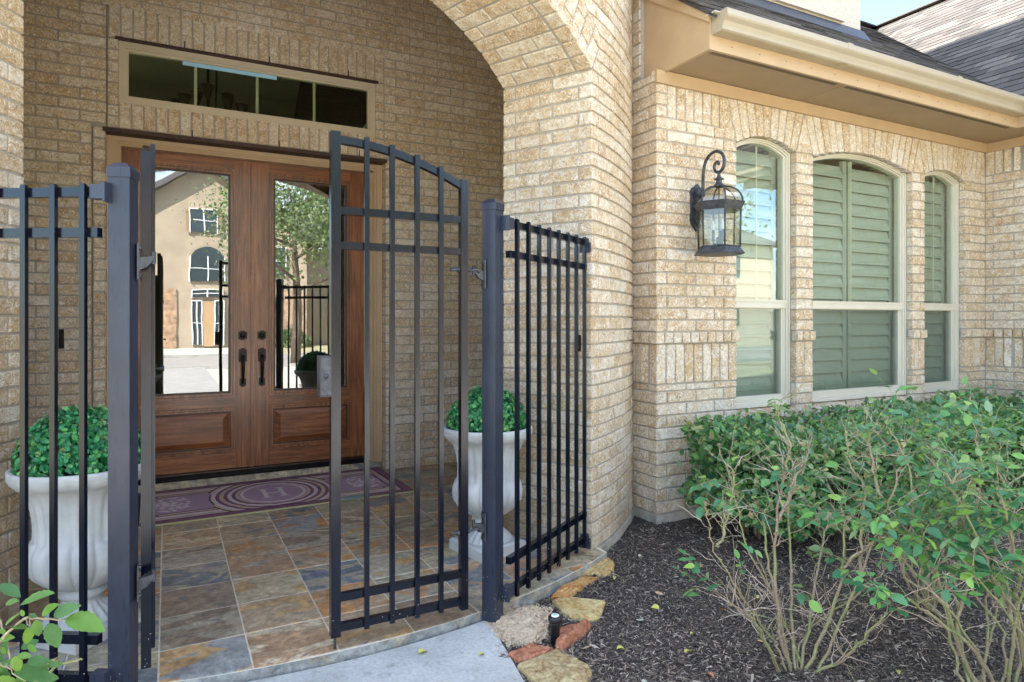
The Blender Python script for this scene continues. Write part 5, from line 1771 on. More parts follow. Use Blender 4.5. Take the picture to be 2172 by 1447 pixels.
bxf = [(0, 1, 7), (1, 2, 7), (2, 3, 7), (3, 4, 7), (4, 5, 7), (5, 6, 7), (6, 0, 7)]
def ball(loc, rad, label):
    b = thing('box_ball', loc, label, 'topiary', 'clipped box balls in the urns')
    n = 9000
    d = rng.normal(size=(n, 3)); d /= np.linalg.norm(d, axis=1)[:, None]
    d = d[d[:, 2] > .03]
    r_ = rad * (1 - .14 * rng.random(len(d)) ** 1.6)
    # bumps
    r_ *= 1 + .018 * np.sin(d[:, 0] * 17 + 1) * np.sin(d[:, 1] * 15) 
    L = d * r_[:, None]
    # orient each leaf outwards with scatter
    nn = d + rng.normal(0, .42, d.shape); nn /= np.linalg.norm(nn, axis=1)[:, None]
    t = rng.normal(size=d.shape); t -= nn * np.sum(t * nn, 1)[:, None]; t /= np.linalg.norm(t, axis=1)[:, None]
    bt = np.cross(nn, t)
    Rm = np.stack([t, bt, nn], 2)
    scatter('leaves', bxv, bxf, L, Rm, rng.uniform(.016, .025, len(L)), 'box_leaf', b)
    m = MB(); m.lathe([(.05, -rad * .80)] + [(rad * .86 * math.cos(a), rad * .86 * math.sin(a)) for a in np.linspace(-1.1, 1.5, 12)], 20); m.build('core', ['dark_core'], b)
simple('dark_core', (.006, .025, .010), .9)  # near-black green, shade between the leaves put into the colour
ball((-.305, 3.164, .680), .230, 'bright green clipped ball in the urn behind the left fence')
ball((1.561, 3.269, .676), .218, 'bright green clipped ball in the urn by the right gate post')

# ---------------------------------------------------------------- wall lantern
LC = (3.112, 3.098)
ln = thing('wall_lantern', (LC[0], YW, 2.0), 'black six-sided lantern with scroll arm on the brick pier beside the left window', 'lantern')
linv = Matrix.Translation(-Vector(ln.location))
mb = MB()
pl = [(-.045, 1.90), (-.02, 1.875), (0, 1.85), (.02, 1.875), (.045, 1.90), (.052, 1.93), (.046, 1.96), (.046, 2.08), (.052, 2.11), (.040, 2.135), (.022, 2.145), (0, 2.165), (-.022, 2.145), (-.040, 2.135), (-.052, 2.11), (-.046, 2.08), (-.046, 1.96), (-.052, 1.93)]
mb.extrude([(LC[0] + a, b) for a, b in pl], FNy, YW - .024, YW - .001)
mb.extrude([(LC[0] + a * .72, 2.01 + (b - 2.01) * .82) for a, b in pl], FNy, YW - .034, YW - .023)
mb.build('back_plate', ['lantern_metal'], ln, linv)
mb = MB()
X = LC[0]
yz = [(3.285, 2.085), (3.255, 2.090), (3.240, 2.12), (3.238, 2.19), (3.232, 2.25), (3.210, 2.305), (3.165, 2.338), (3.115, 2.342), (3.070, 2.315), (3.052, 2.27), (3.062, 2.228), (3.092, 2.205), (3.125, 2.213), (3.140, 2.243), (3.128, 2.270), (3.105, 2.272), (3.100, 2.252)]
pts = []
for i in range(len(yz) - 1):
    for t in (0, .5): 
        a0, a1, a2, a3 = [Vector((X, *yz[max(0, min(len(yz) - 1, i + k))])) for k in (-1, 0, 1, 2)]
        pts.append(a1 if t == 0 else (a1 + a2) * .5625 - (a0 + a3) * .0625)
pts.append(Vector((X, *yz[-1])))
mb.tube(pts, [.0105 if k < 24 else .0095 for k in range(len(pts))], 10)
mb.lathe([(.002, -.019), (.014, -.014), (.019, 0), (.014, .014), (.002, .019)], 14, (X, 3.245, 2.087))
mb.build('scroll_arm', ['lantern_metal'], ln, linv)
c0 = (LC[0], LC[1], 0)
mb = MB(); mb.lathe([(.034, 2.108), (.036, 2.118), (.026, 2.128), (.018, 2.145), (.017, 2.152), (.030, 2.158), (.030, 2.163), (.014, 2.172), (.012, 2.182), (.009, 2.19), (.011, 2.197), (.007, 2.212)], 18, c0); mb.build('finial', ['lantern_metal'], ln, linv)
hexr = lambda r_, z, k: (LC[0] + r_ * math.cos(k * math.pi / 3), LC[1] + r_ * math.sin(k * math.pi / 3), z)
mb = MB()
mb.lathe([(.160, 2.000), (.163, 2.006), (.150, 2.010), (.146, 2.006)], 6, c0, sm=False); mb.lathe([(.139, 1.955), (.142, 1.962), (.160, 2.000), (.150, 2.0)], 6, c0, sm=False)
for k in range(6):
    pr = [(.148, 2.006), (.146, 2.03), (.134, 2.06), (.110, 2.085), (.075, 2.104), (.034, 2.114)]
    mb.tube([hexr(a, b, k) for a, b in pr], .0055, 6)
mb.build('roof_frame', ['lantern_metal'], ln, linv)
mb = MB()
pr = [(.145, 2.008), (.143, 2.03), (.131, 2.06), (.108, 2.084), (.073, 2.102), (.034, 2.112)]
for j in range(5):
    for k in range(6):
        mb.add([hexr(*pr[j], k), hexr(*pr[j], k + 1), hexr(*pr[j + 1], k + 1), hexr(*pr[j + 1], k)], [(0, 1, 2, 3)])
mb.build('dome_glass', ['lantern_glass'], ln, linv)
mb = MB()
for k in range(6): mb.tube([hexr(.136, 1.957, k), hexr(.131, 1.722, k)], .0055, 6)
mb.lathe([(.128, 1.722), (.134, 1.726), (.134, 1.732), (.128, 1.733)], 6, c0, sm=False)
mb.build('cage', ['lantern_metal'], ln, linv)
mb = MB(); mb.lathe([(.125, 1.676), (.158, 1.679), (.160, 1.686), (.152, 1.694), (.132, 1.722), (.10, 1.724)], 6, c0, sm=False); mb.build('base', ['lantern_metal'], ln, linv)
for k in range(6):
    mb = MB(); a = hexr(.134, 1.955, k); b = hexr(.134, 1.955, k + 1); c = hexr(.129, 1.735, k + 1); d = hexr(.129, 1.735, k)
    mb.add([a, b, c, d], [(0, 1, 2, 3)]); mb.build('pane', ['lantern_glass'], ln, linv)
mb = MB(); mb.lathe([(.05, 1.724), (.05, 1.735), (.02, 1.745), (.016, 1.79)], 12, c0)
for a in range(3):
    x, y = LC[0] + .035 * math.cos(a * 2.1 + .4), LC[1] + .035 * math.sin(a * 2.1 + .4)
    mb.tube([(LC[0], LC[1], 1.745), (x, y, 1.75), (x, y, 1.77)], .004, 6); mb.lathe([(.012, 1.765), (.009, 1.775), (.009, 1.835)], 10, (x, y, 0))
mb.tube([(LC[0], LC[1], 1.74), (LC[0], LC[1], 2.112)], .004, 6)
mb.build('candle_cluster', ['lantern_metal'], ln, linv)
for a in range(3):
    x, y = LC[0] + .035 * math.cos(a * 2.1 + .4), LC[1] + .035 * math.sin(a * 2.1 + .4)
    mb = MB(); mb.lathe([(.006, 1.835), (.011, 1.852), (.010, 1.872), (.002, 1.905)], 10, (x, y, 0)); mb.build('bulb', ['white_metal'], ln, linv)

# ---------------------------------------------------------------- plants
def leafmesh(seed, l=1.0, wd_=.56, n=6, serr=.02, cup=.10, droop=.15, mat='rose_leaf', name='leaf'):
    rr = random.Random(seed); v = []; f = []
    for i in range(n + 1):
        t = i / n; w_ = wd_ / 2 * math.sin(math.pi * t ** .85) ** .8 * (1 + (serr if i % 2 else -serr) * rr.uniform(.5, 2)) if 0 < t < 1 else 0
        z = -droop * t * t + rr.uniform(-.01, .01)
        v += [(t * l, -w_, z + cup * w_ / wd_ * 2 * .5), (t * l, 0, z), (t * l, w_, z + cup * w_ / wd_ * 2 * .5)]
    for i in range(n):
        for k in range(2):
            q = (i * 3 + k, i * 3 + 3 + k, i * 3 + 4 + k, i * 3 + 1 + k)
            f.append(q)
    return pymesh(name, v, f, mat, None, True)
ROSE = [leafmesh(i, mat='rose_leaf', wd_=.58 + .05 * (i % 3), droop=.1 + .06 * i, serr=.05) for i in range(5)]
RRAW = [dict(v=[tuple(v.co) for v in m.vertices], f=[tuple(p.vertices) for p in m.polygons], me=m) for m in ROSE]
NEAR = [leafmesh(20 + i, mat='near_leaf', wd_=.52 + .04 * (i % 3), droop=.06 + .05 * i, n=12, serr=.045, cup=.16) for i in range(5)]
def leaf_matrix(p, d, nrm, s):
    d = Vector(d).normalized(); nrm = Vector(nrm); y = nrm.cross(d)
    if y.length < 1e-3: y = Vector((0, 1, 0)).cross(d)
    y.normalize(); z = d.cross(y)
    return Matrix(((d.x * s, y.x * s, z.x * s, p[0]), (d.y * s, y.y * s, z.y * s, p[1]), (d.z * s, y.z * s, z.z * s, p[2]), (0, 0, 0, 1)))
def rv(s=1): return Vector((random.gauss(0, s), random.gauss(0, s), random.gauss(0, s)))
def smooth_path(pts, k=5, wob=.006):
    P = [Vector(p) for p in pts]; out = []
    for i in range(len(P) - 1):
        a0, a1, a2, a3 = P[max(0, i - 1)], P[i], P[i + 1], P[min(len(P) - 1, i + 2)]
        for q in range(k):
            t = q / k
            out.append(.5 * ((2 * a1) + (a2 - a0) * t + (2 * a0 - 5 * a1 + 4 * a2 - a3) * t * t + (3 * a1 - a0 - 3 * a2 + a3) * t ** 3) + rv(wob if out else 0))
    out.append(P[-1]); return out
thv = [(0, 0, -.004), (0, 0, .004), (.0, .002, 0), (.011, 0, .002)]
def rose(name, base, canes, label, nleaf, twigs, rmax=.009, group=None, zmin=.28):
    t = thing(name, base, label, 'rose bush', group)
    inv = Matrix.Translation(-Vector(base))
    tips = []; allp = []
    for ci, c in enumerate(canes):
        P = smooth_path(c, 5, .0038)
        r0 = rmax * random.uniform(.42, .82); n = len(P)
        rr = [r0 * (1 - .62 * i / n) * (1 + .12 * random.random()) for i in range(n)]
        m = MB(); m.tube([tuple(p) for p in P], rr, 7)
        # thorns
        for k in range(n * 3):
            i = random.randrange(n); a = random.random() * 6.28; p = P[i]
            d = Vector((math.cos(a), math.sin(a), .2)); e = d.cross(Vector((0, 0, 1))).normalized() * .0022
            b_ = p + d * rr[i] * .8
            m.add([b_ - Vector((0, 0, .003)), b_ + Vector((0, 0, .003)), b_ + e, b_ + d * .008 - Vector((0, 0, .002))], [(0, 1, 3), (1, 2, 3), (2, 0, 3)])
        # side twigs
        for k in range(twigs):
            i = random.randrange(int(n * .25), n); p = P[i]
            d = (Vector((random.gauss(0, .6), random.gauss(0, .6), random.uniform(.2, 1.0)))).normalized()
            L_ = random.uniform(.05, .19); q = []; cur = p.copy()
            for s_ in range(5): q.append(tuple(cur)); cur = cur + d * L_ / 4 + rv(.006)
            mi_ = 1 if random.random() < .55 else 0; m.tube(q, [rr[i] * .36, rr[i] * .32, rr[i] * .27, rr[i] * .2, .0008], 5, mi_)
            if q[-1][2] > zmin: tips.append((Vector(q[-1]), d, q))
            if random.random() < .6:
                d2 = (d + rv(.5)).normalized(); st = Vector(q[2]); q2 = [tuple(st + d2 * .03 * s_ + rv(.003)) for s_ in range(4)]
                m.tube(q2, [.0016, .0013, .001, .0006], 4, mi_)
        m.build('cane', ['cane', 'dead_twig'], t, inv)
        if P[-1].z > zmin: tips.append((P[-1], (P[-1] - P[-3]).normalized(), [tuple(x) for x in P[-4:]]))
    made = 0; PL = Pieces()
    random.shuffle(tips)
    stem = MB()
    while made < nleaf and tips:
        p, d, q = random.choice(tips)
        p = p + rv(.012)
        dd = (Vector((d.x, d.y, d.z * .3)) + rv(.7)); dd.normalize()
        side = dd.cross(Vector((0, 0, 1))).normalized()
        s0 = random.uniform(.030, .050)
        st = p; en = p + dd * s0 * 1.9
        stem.tube([tuple(st), tuple((st + en) / 2 + rv(.002)), tuple(en)], [.0012, .001, .0008], 4)
        for k, (tt, sd) in enumerate(((1, 0), (.62, 1), (.62, -1), (.2, 1), (.2, -1))):
            if made >= nleaf or random.random() < .12: continue
            ld = dd if sd == 0 else (dd * .5 + side * sd).normalized()
            pp = st.lerp(en, tt)
            nn = Vector((0, 0, 1)) + rv(.35)
            PL.add(random.choice(RRAW), leaf_matrix(pp, ld + Vector((0, 0, random.uniform(-.3, .15))), nn, s0 * random.uniform(.85, 1.2)), pp); made += 1
    PL.flush('leaf', 'far_leaves', t, 'rose_leaf', 300, True)
    stem.build('leaf_stalks', ['cane'], t, inv)['kind'] = 'stuff'
    return t
CA =[
   [(2.06, 1.71, -0.08), (2.01, 1.7, 0.03), (1.93, 1.72, 0.15), (1.84, 1.74, 0.28), (1.75, 1.76, 0.43), (1.7, 1.75, 0.55), (1.68, 1.74, 0.62)] ,
   [(1.83, 1.83, 0.41), (1.86, 1.81, 0.51), (1.88, 1.8, 0.62), (1.88, 1.8, 0.7)] ,
   [(2.08, 1.7, -0.08), (2.07, 1.75, 0.13), (2.06, 1.79, 0.3), (2.08, 1.83, 0.45), (2.11, 1.85, 0.53)] ,
   [(2.12, 1.68, -0.08), (2.22, 1.65, 0.12), (2.29, 1.64, 0.31), (2.32, 1.66, 0.49), (2.33, 1.68, 0.52)] ,
   [(2.15, 1.66, -0.08), (2.21, 1.61, 0.1), (2.27, 1.56, 0.31), (2.31, 1.51, 0.5), (2.32, 1.48, 0.6), (2.34, 1.45, 0.73)] ,
   [(2.07, 1.7, -0.08), (2.04, 1.74, 0.22), (2.06, 1.75, 0.5), (2.1, 1.75, 0.69), (2.13, 1.75, 0.77), (2.11, 1.78, 0.87), (2.1, 1.8, 0.94)] ,
   [(2.11, 1.69, -0.08), (2.24, 1.73, 0.18), (2.36, 1.78, 0.37), (2.5, 1.82, 0.45)] ,
   [(2.3, 1.58, 0.3), (2.36, 1.61, 0.46), (2.41, 1.64, 0.61), (2.41, 1.7, 0.69), (2.44, 1.74, 0.82)] ,
   [(2.25, 1.61, 0.33), (2.37, 1.58, 0.41), (2.54, 1.53, 0.45), (2.61, 1.53, 0.45)] ,
   [(2.05, 1.72, -0.08), (1.92, 1.7, 0.11), (1.82, 1.68, 0.22), (1.72, 1.66, 0.28)] ,
   [(2.14, 1.67, -0.08), (2.18, 1.57, 0.02), (2.2, 1.48, 0.15), (2.2, 1.41, 0.25)] ,
   [(2.09, 1.69, -0.08), (2.14, 1.75, 0.08), (2.19, 1.8, 0.32), (2.25, 1.85, 0.52), (2.36, 1.87, 0.64), (2.45, 1.9, 0.77)] ,
   [(2.1, 1.69, -0.08), (2.18, 1.73, 0.04), (2.42, 1.69, 0.16), (2.59, 1.69, 0.21), (2.7, 1.71, 0.26)] ,
   [(2.39, 1.54, 0.57), (2.39, 1.58, 0.65), (2.4, 1.6, 0.75), (2.42, 1.63, 0.84)] ,
   [(2.04, 1.72, 0.51), (2.12, 1.73, 0.63), (2.2, 1.75, 0.7)] ,
   [(2.12, 1.68, -0.08), (2.12, 1.76, 0.08), (2.04, 1.89, 0.39), (2.07, 1.96, 0.5), (2.06, 2.05, 0.74)] ,
]
CB =[
   [(2.49, 1.29, -0.04), (2.53, 1.35, 0.09), (2.6, 1.4, 0.27), (2.62, 1.48, 0.42), (2.69, 1.52, 0.53)] ,
   [(2.51, 1.28, -0.04), (2.49, 1.34, 0.16), (2.56, 1.34, 0.33), (2.61, 1.36, 0.46), (2.6, 1.41, 0.6), (2.63, 1.45, 0.72)] ,
   [(2.66, 1.2, -0.04), (2.63, 1.2, 0.22), (2.55, 1.22, 0.31), (2.47, 1.24, 0.45), (2.38, 1.28, 0.66), (2.33, 1.28, 0.7), (2.38, 1.24, 0.78)] ,
   [(2.67, 1.2, -0.01), (2.57, 1.19, 0.28), (2.52, 1.16, 0.4), (2.44, 1.15, 0.58), (2.36, 1.14, 0.72)] ,
   [(2.56, 1.25, -0.04), (2.46, 1.26, 0.13), (2.31, 1.3, 0.32), (2.16, 1.34, 0.48), (2.08, 1.34, 0.55)] ,
   [(2.57, 1.25, -0.04), (2.4, 1.26, 0.17), (2.18, 1.29, 0.32), (2.06, 1.26, 0.38), (1.95, 1.23, 0.41)] ,
   [(2.52, 1.27, -0.04), (2.61, 1.3, 0.17), (2.67, 1.33, 0.35), (2.71, 1.38, 0.51), (2.78, 1.41, 0.71), (2.82, 1.46, 0.88)] ,
   [(2.59, 1.24, -0.04), (2.62, 1.25, 0.15), (2.56, 1.31, 0.27), (2.54, 1.35, 0.47), (2.57, 1.36, 0.53)] ,
   [(2.48, 1.3, -0.04), (2.47, 1.34, 0.08), (2.46, 1.38, 0.27), (2.39, 1.46, 0.32), (2.44, 1.47, 0.52), (2.46, 1.49, 0.71), (2.43, 1.55, 0.85)] ,
   [(2.62, 1.22, -0.04), (2.69, 1.24, 0.07), (2.71, 1.29, 0.32), (2.79, 1.3, 0.52), (2.79, 1.36, 0.72)] ,
   [(2.53, 1.27, -0.04), (2.46, 1.31, 0.1), (2.39, 1.35, 0.39), (2.38, 1.35, 0.5)] ,
   [(2.51, 1.28, -0.04), (2.62, 1.31, 0.06), (2.73, 1.33, 0.16), (2.81, 1.38, 0.35), (2.93, 1.4, 0.43)] ,
   [(2.61, 1.23, -0.04), (2.55, 1.19, 0.19), (2.51, 1.13, 0.41), (2.45, 1.09, 0.62)] ,
]
CF =[
   [(-0.3, 1.63, 0.52), (-0.29, 1.66, 0.56), (-0.29, 1.7, 0.56), (-0.32, 1.75, 0.63)] ,
   [(-0.32, 1.63, 0.6), (-0.29, 1.62, 0.63), (-0.25, 1.6, 0.67), (-0.23, 1.59, 0.67), (-0.18, 1.56, 0.67)] ,
   [(-0.29, 1.62, 0.52), (-0.24, 1.62, 0.53), (-0.21, 1.64, 0.54), (-0.2, 1.66, 0.54), (-0.16, 1.66, 0.54)] ,
   [(-0.32, 1.63, 0.6), (-0.27, 1.55, 0.6), (-0.23, 1.48, 0.6)] ,
   [(-0.25, 1.6, 0.67), (-0.24, 1.59, 0.66), (-0.24, 1.6, 0.68)] ,
   [(-0.21, 1.58, 0.58), (-0.2, 1.6, 0.58), (-0.19, 1.62, 0.58)] ,
   [(-0.2, 1.57, 0.59), (-0.19, 1.62, 0.56)] ,
]
LF = [((-0.257, 1.603, 0.698), (-0.201, 1.573, 0.723)), ((-0.283, 1.616, 0.7), (-0.261, 1.604, 0.707)), ((-0.22, 1.583, 0.677), (-0.195, 1.57, 0.7)), ((-0.199, 1.572, 0.677), (-0.159, 1.551, 0.698)), ((-0.178, 1.561, 0.671), (-0.113, 1.527, 0.659)), ((-0.256, 1.602, 0.682), (-0.283, 1.616, 0.659)), ((-0.21, 1.578, 0.661), (-0.19, 1.567, 0.615)), ((-0.242, 1.595, 0.677), (-0.229, 1.588, 0.675)), ((-0.23, 1.588, 0.669), (-0.225, 1.586, 0.635)), ((-0.245, 1.596, 0.654), (-0.242, 1.595, 0.619)), ((-0.293, 1.621, 0.738), (-0.258, 1.603, 0.715)), ((-0.252, 1.6, 0.675), (-0.256, 1.602, 0.688)), ((-0.267, 1.608, 0.571), (-0.206, 1.576, 0.558)), ((-0.273, 1.611, 0.654), (-0.245, 1.596, 0.656)), ((-0.244, 1.595, 0.589), (-0.208, 1.577, 0.585)), ((-0.208, 1.577, 0.587), (-0.191, 1.568, 0.575)), ((-0.293, 1.621, 0.566), (-0.274, 1.611, 0.554)), ((-0.273, 1.611, 0.545), (-0.249, 1.598, 0.55)), ((-0.29, 1.619, 0.615), (-0.283, 1.616, 0.6)), ((-0.293, 1.621, 0.631), (-0.271, 1.61, 0.635)), ((-0.262, 1.605, 0.598), (-0.239, 1.593, 0.596)), ((-0.283, 1.616, 0.587), (-0.264, 1.606, 0.583)), ((-0.293, 1.621, 0.65), (-0.283, 1.616, 0.64)), ((-0.244, 1.595, 0.619), (-0.229, 1.588, 0.606)), ((-0.279, 1.614, 0.629), (-0.29, 1.619, 0.596))]
rose('rose_bush', (2.08, 1.70, -.06), CA, 'leggy rose bush with bare thorny canes fanning up before the hedge', 300, 17)
CB2 = CB + [[(x + .16, y - .10, z) for x, y, z in c] for c in CB[2:5]]
rose('rose_bush', (2.52, 1.25, -.06), CB2, 'leafier rose bush with thick green canes at the right edge', 1200, 10, .009)
def sprout(cx, cy, n): 
    return [[(cx, cy, -.06), (cx + random.gauss(0, .05), cy + random.gauss(0, .05), .2), (cx + random.gauss(0, .13), cy + random.gauss(0, .13), .45), (cx + random.gauss(0, .2), cy + random.gauss(0, .2), random.uniform(.6, .85))] for _ in range(n)]
rose('rose_bush', (3.05, 1.75, -.06), sprout(3.05, 1.75, 11), 'rose bush rising between the hedge and the leafy bush at the right edge', 1000, 8, .007)
# near sprig at the lower left corner
nb = thing('rose_bush', (-.42, 1.62, -.06), 'bright green rose sprigs with large leaves in the lower left corner', 'rose bush')
ninv = Matrix.Translation(-Vector(nb.location))
for c in CF + [[(-.42, 1.62, -.06), (-.38, 1.62, .3), (-.33, 1.63, .56)], [(-.42, 1.62, -.06), (-.40, 1.60, .35), (-.34, 1.63, .60)], [(-.42, 1.62, -.06), (-.36, 1.66, .28), (-.30, 1.63, .50)]]:
    P = smooth_path(c, 6, .0012); n = len(P); m = MB(); r0 = .0034 if len(c) > 3 or c[0][2] < 0 else .0014
    m.tube([tuple(p) for p in P], [r0 * (1 - .5 * i / n) for i in range(n)], 8); m.build('cane', ['cane'], nb, ninv)
for i, (a, b) in enumerate(LF):
    a, b = Vector(a), Vector(b); d = b - a
    L_ = d.length * 1.04
    view = Vector((0, 0, 1.26)) - a; nrm = (view.normalized() * .8 + Vector((0, 0, .9)) + rv(.25))
    link('leaf', NEAR[i % 5], nb, ninv @ leaf_matrix(a, d, nrm, L_))
for k in range(26):
    p = Vector((random.uniform(-.36, -.22), 1.63 + random.gauss(0, .03), random.uniform(.47, .60)))
    d = Vector((random.uniform(-.2, 1), random.gauss(0, .4), random.uniform(-.5, .4)))
    link('leaf', NEAR[k % 5], nb, ninv @ leaf_matrix(p, d, Vector((0, -.8, .8)) + rv(.35), random.uniform(.032, .055)))
# more of the same plant outside the frame
for k in range(60):
    p = Vector((-.42 + random.gauss(0, .12), 1.55 + random.gauss(0, .12), random.uniform(.3, .68)))
    if p.x > -.34: continue
    link('leaf', NEAR[k % 5], nb, ninv @ leaf_matrix(p, rv(), Vector((0, 0, 1)) + rv(.4), random.uniform(.035, .055)))

# clipped hedge under the windows
hd = thing('hedge', (4.6, 2.7, -.06), 'clipped broad green hedge under the arched windows', 'hedge')
hinv = Matrix.Translation(-Vector(hd.location))
HX0, HX1, HY0, HY1, HZ0, HZ1 = 2.86, 6.50, 2.30, 3.20, .10, .625
hl = [leafmesh(40 + i, mat='hedge_leaf', wd_=.62, n=4, serr=0, cup=.12, droop=.08) for i in range(4)]
raws = [dict(v=[tuple(v.co) for v in m.vertices], f=[tuple(p.vertices) for p in m.polygons], me=m) for m in hl]
def hsurf(n):
    out = []
    aT, aF, aE, aB = (HX1 - HX0) * (HY1 - HY0), (HX1 - HX0) * (HZ1 - HZ0) * 1.2, (HY1 - HY0) * (HZ1 - HZ0) * 2.0, 0
    S_ = aT + aF + aE
    for _ in range(n):
        q = random.random() * S_
        dp = random.random() ** 1.7 * .16
        if q < aT: p = Vector((random.uniform(HX0, HX1), random.uniform(HY0, HY1), HZ1 - dp)); nn = Vector((0, 0, 1))
        elif q < aT + aF: p = Vector((random.uniform(HX0, HX1), HY0 + dp, random.uniform(HZ0, HZ1))); nn = Vector((0, -1, .35))
        else: p = Vector((HX0 + dp, random.uniform(HY0, HY1), random.uniform(HZ0, HZ1))); nn = Vector((-1, 0, .35))
        # uneven outline: rounded shoulders and lumps
        lump = mnoise.noise(Vector((p.x * 2.3, p.y * 2.3, p.z * 2.3))) * .10 + mnoise.noise(Vector((p.x * 8, p.y * 8, p.z * 8))) * .06
        c = Vector((min(max(p.x, HX0 + .2), HX1), min(max(p.y, HY0 + .2), HY1 - .1), min(max(p.z, HZ0 + .2), HZ1 - .12)))
        o = p - c
        if o.length > .24: p = c + o * (.24 / o.length)
        p += nn * lump
        out.append((p, nn))
    return out
PH = Pieces()
for p, nn in hsurf(13000):
    d = rv(); nr = nn + rv(.5)
    PH.add(random.choice(raws), leaf_matrix(p, d, nr, random.uniform(.030, .056)), p, 0 if (p.z > HZ1 - .12 or p.y < HY0 + .08 or p.x < HX0 + .08) else 50)
for k in range(170):
    p0 = Vector((random.uniform(HX0 + .02, HX1), random.uniform(HY0 + .05, HY1 - .1), HZ1 - .04)) if k % 2 else Vector((random.uniform(HX0, HX1), HY0 + .04, random.uniform(.3, HZ1)))
    d0 = Vector((random.gauss(0, .5), random.gauss(-.2, .4) - (0 if k % 2 else .8), random.uniform(.4, 1))).normalized(); L0 = random.uniform(.05, .14)
    for j in range(6):
        pj = p0 + d0 * L0 * (.3 + j / 6); PH.add(random.choice(raws), leaf_matrix(pj, (rv() + d0).normalized(), Vector((0, 0, 1)) + rv(.5), random.uniform(.028, .05)), pj)
PH.flush('leaf', 'far_leaves', hd, 'hedge_leaf', 300, True)
m = MB()
for k in range(700):
    x, y = random.uniform(HX0 + .12, HX1 - .05), random.uniform(HY0 + .16, HY1 - .1)
    z = random.uniform(.0, .35); d = Vector((random.gauss(0, .5), random.gauss(0, .4) - .3, random.uniform(.4, 1))).normalized(); L_ = random.uniform(.12, .34)
    p = Vector((x, y, z)); m.tube([tuple(p), tuple(p + d * L_ * .5 + rv(.01)), tuple(p + d * L_)], [.003, .0024, .001], 4)
for k in range(60):
    x, y = random.uniform(HX0 + .2, HX1 - .1), random.uniform(HY0 + .2, HY1 - .2); m.tube([(x, y, -.08), (x + random.gauss(0, .03), y + random.gauss(0, .03), .2)], [.009, .006], 6)
m.build('stems', ['twig'], hd, hinv)['kind'] = 'stuff'
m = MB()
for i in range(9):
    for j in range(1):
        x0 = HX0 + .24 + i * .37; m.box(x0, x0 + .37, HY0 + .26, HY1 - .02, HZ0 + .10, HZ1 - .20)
m.build('shade_blocks', ['dark_core'], hd, hinv)  # near-black blocks, the hedge's inner shade put into their colour

# fallen leaves
_dc = [('leaf_tan', (.46, .30, .17), 'tan'), ('leaf_yellow', (.48, .46, .10), 'yellow'), ('leaf_pale', (.42, .46, .34), 'pale green'), ('leaf_rust', (.44, .17, .08), 'rust brown')]
for n_, c_, w_ in _dc: simple(n_, c_, .7, 0, .25, 60)
DRY = [leafmesh(70 + i, mat=_dc[i][0], wd_=.6, n=5, serr=.05, cup=.5 if i % 2 else -.1, droop=.25, name='fallen_leaf') for i in range(4)]
spots = [(1.72, 2.42), (1.95, 2.30), (2.28, 2.55), (2.5, 2.6), (1.66, 2.16), (1.9, 2.05), (1.62, 1.98), (1.75, 1.80), (2.05, 2.45), (1.55, 2.08), (2.32, 2.9), (1.85, 1.62), (1.62, 1.75), (2.0, 2.7), (1.5, 1.85), (2.2, 2.15), (1.48, 2.15), (2.45, 2.2), (1.7, 2.72), (1.40, 2.55), (1.95, 1.45), (1.78, 1.95), (2.55, 2.8), (1.58, 2.32), (2.18, 1.35), (2.4, 1.5), (1.82, 2.25), (1.47, 2.75), (2.12, 1.9), (1.66, 1.5)]
for i, (x, y) in enumerate(spots):
    s_ = random.uniform(.024, .042)
    o = link('fallen_leaf', DRY[i % 4], None, leaf_matrix((x, y, mz(x, y) + .018), (random.gauss(0, 1), random.gauss(0, 1), .05), Vector((0, 0, 1)) + rv(.25), s_))
    tag(o, 'small ' + _dc[i % 4][2] + ' fallen leaf lying on the dark mulch ' + ('near the walkway and flagstones' if x < 1.7 else 'round the bare rose bush' if math.dist((x, y), (2.08, 1.7)) < .6 else 'in front of the hedge'), 'leaf', 'fallen leaves on the mulch')
for x, y, s_, lab in ((.86, 2.42, .045, 'curled tan leaf lying on the concrete walkway near the slate edge'), (1.06, 2.30, .03, 'small reddish leaf lying on the concrete walkway')):
    o = link('fallen_leaf', DRY[1], None, leaf_matrix((x, y, -.028), (1, .3, 0), (0, 0, 1), s_)); tag(o, lab, 'leaf', 'fallen leaves on the walkway')
# specks of litter on the walk
L = np.c_[rng.random((130, 2)) * [1.2, 1.2] + [-.1, 1.4], np.full(130, -.0325)]
scatter('walkway_litter', cv, cf, L, rotmats(130, .1), rng.uniform(.003, .012, 130), 'mulch_chip', None)

# ---------------------------------------------------------------- across the street (seen in the glass)
oh = thing('opposite_house', (1.5, -24.5, 0), 'two storey gabled stucco house across the street, reflected in the door glass', 'house')
oinv = Matrix.Translation(-Vector(oh.location))
FO = lambda a, b, d: (a, d, b)
YO = -24.5
m = MB()
m.extrude([(-4, -.1), (6.5, -.1), (6.5, 5.6), (1.6, 8.9), (-3.2, 5.6), (-4, 5.2)], FO, YO - 8, YO); m.box(6.5, 16, YO - 8, YO - 1.5, -.1, 5.2); m.box(-14, -4, YO - 8, YO - 2, -.1, 3.4)
m.build('stucco_wall', ['stucco_far'], oh, oinv)
m = MB(); m.box(-4, .4, YO, YO + .08, -.1, 2.8); m.box(3.0, 6.5, YO, YO + .08, -.1, 2.8); m.build('stone_veneer', ['veneer'], oh, oinv)
m = MB()
for a, b in (((1.6, 9.2), (7.2, 5.35)), ((1.6, 9.2), (-4.6, 5.0))):
    m.extrude([a, b, (b[0], b[1] - .25), (a[0], a[1] - .3)], FO, YO - 8.4, YO + .5)
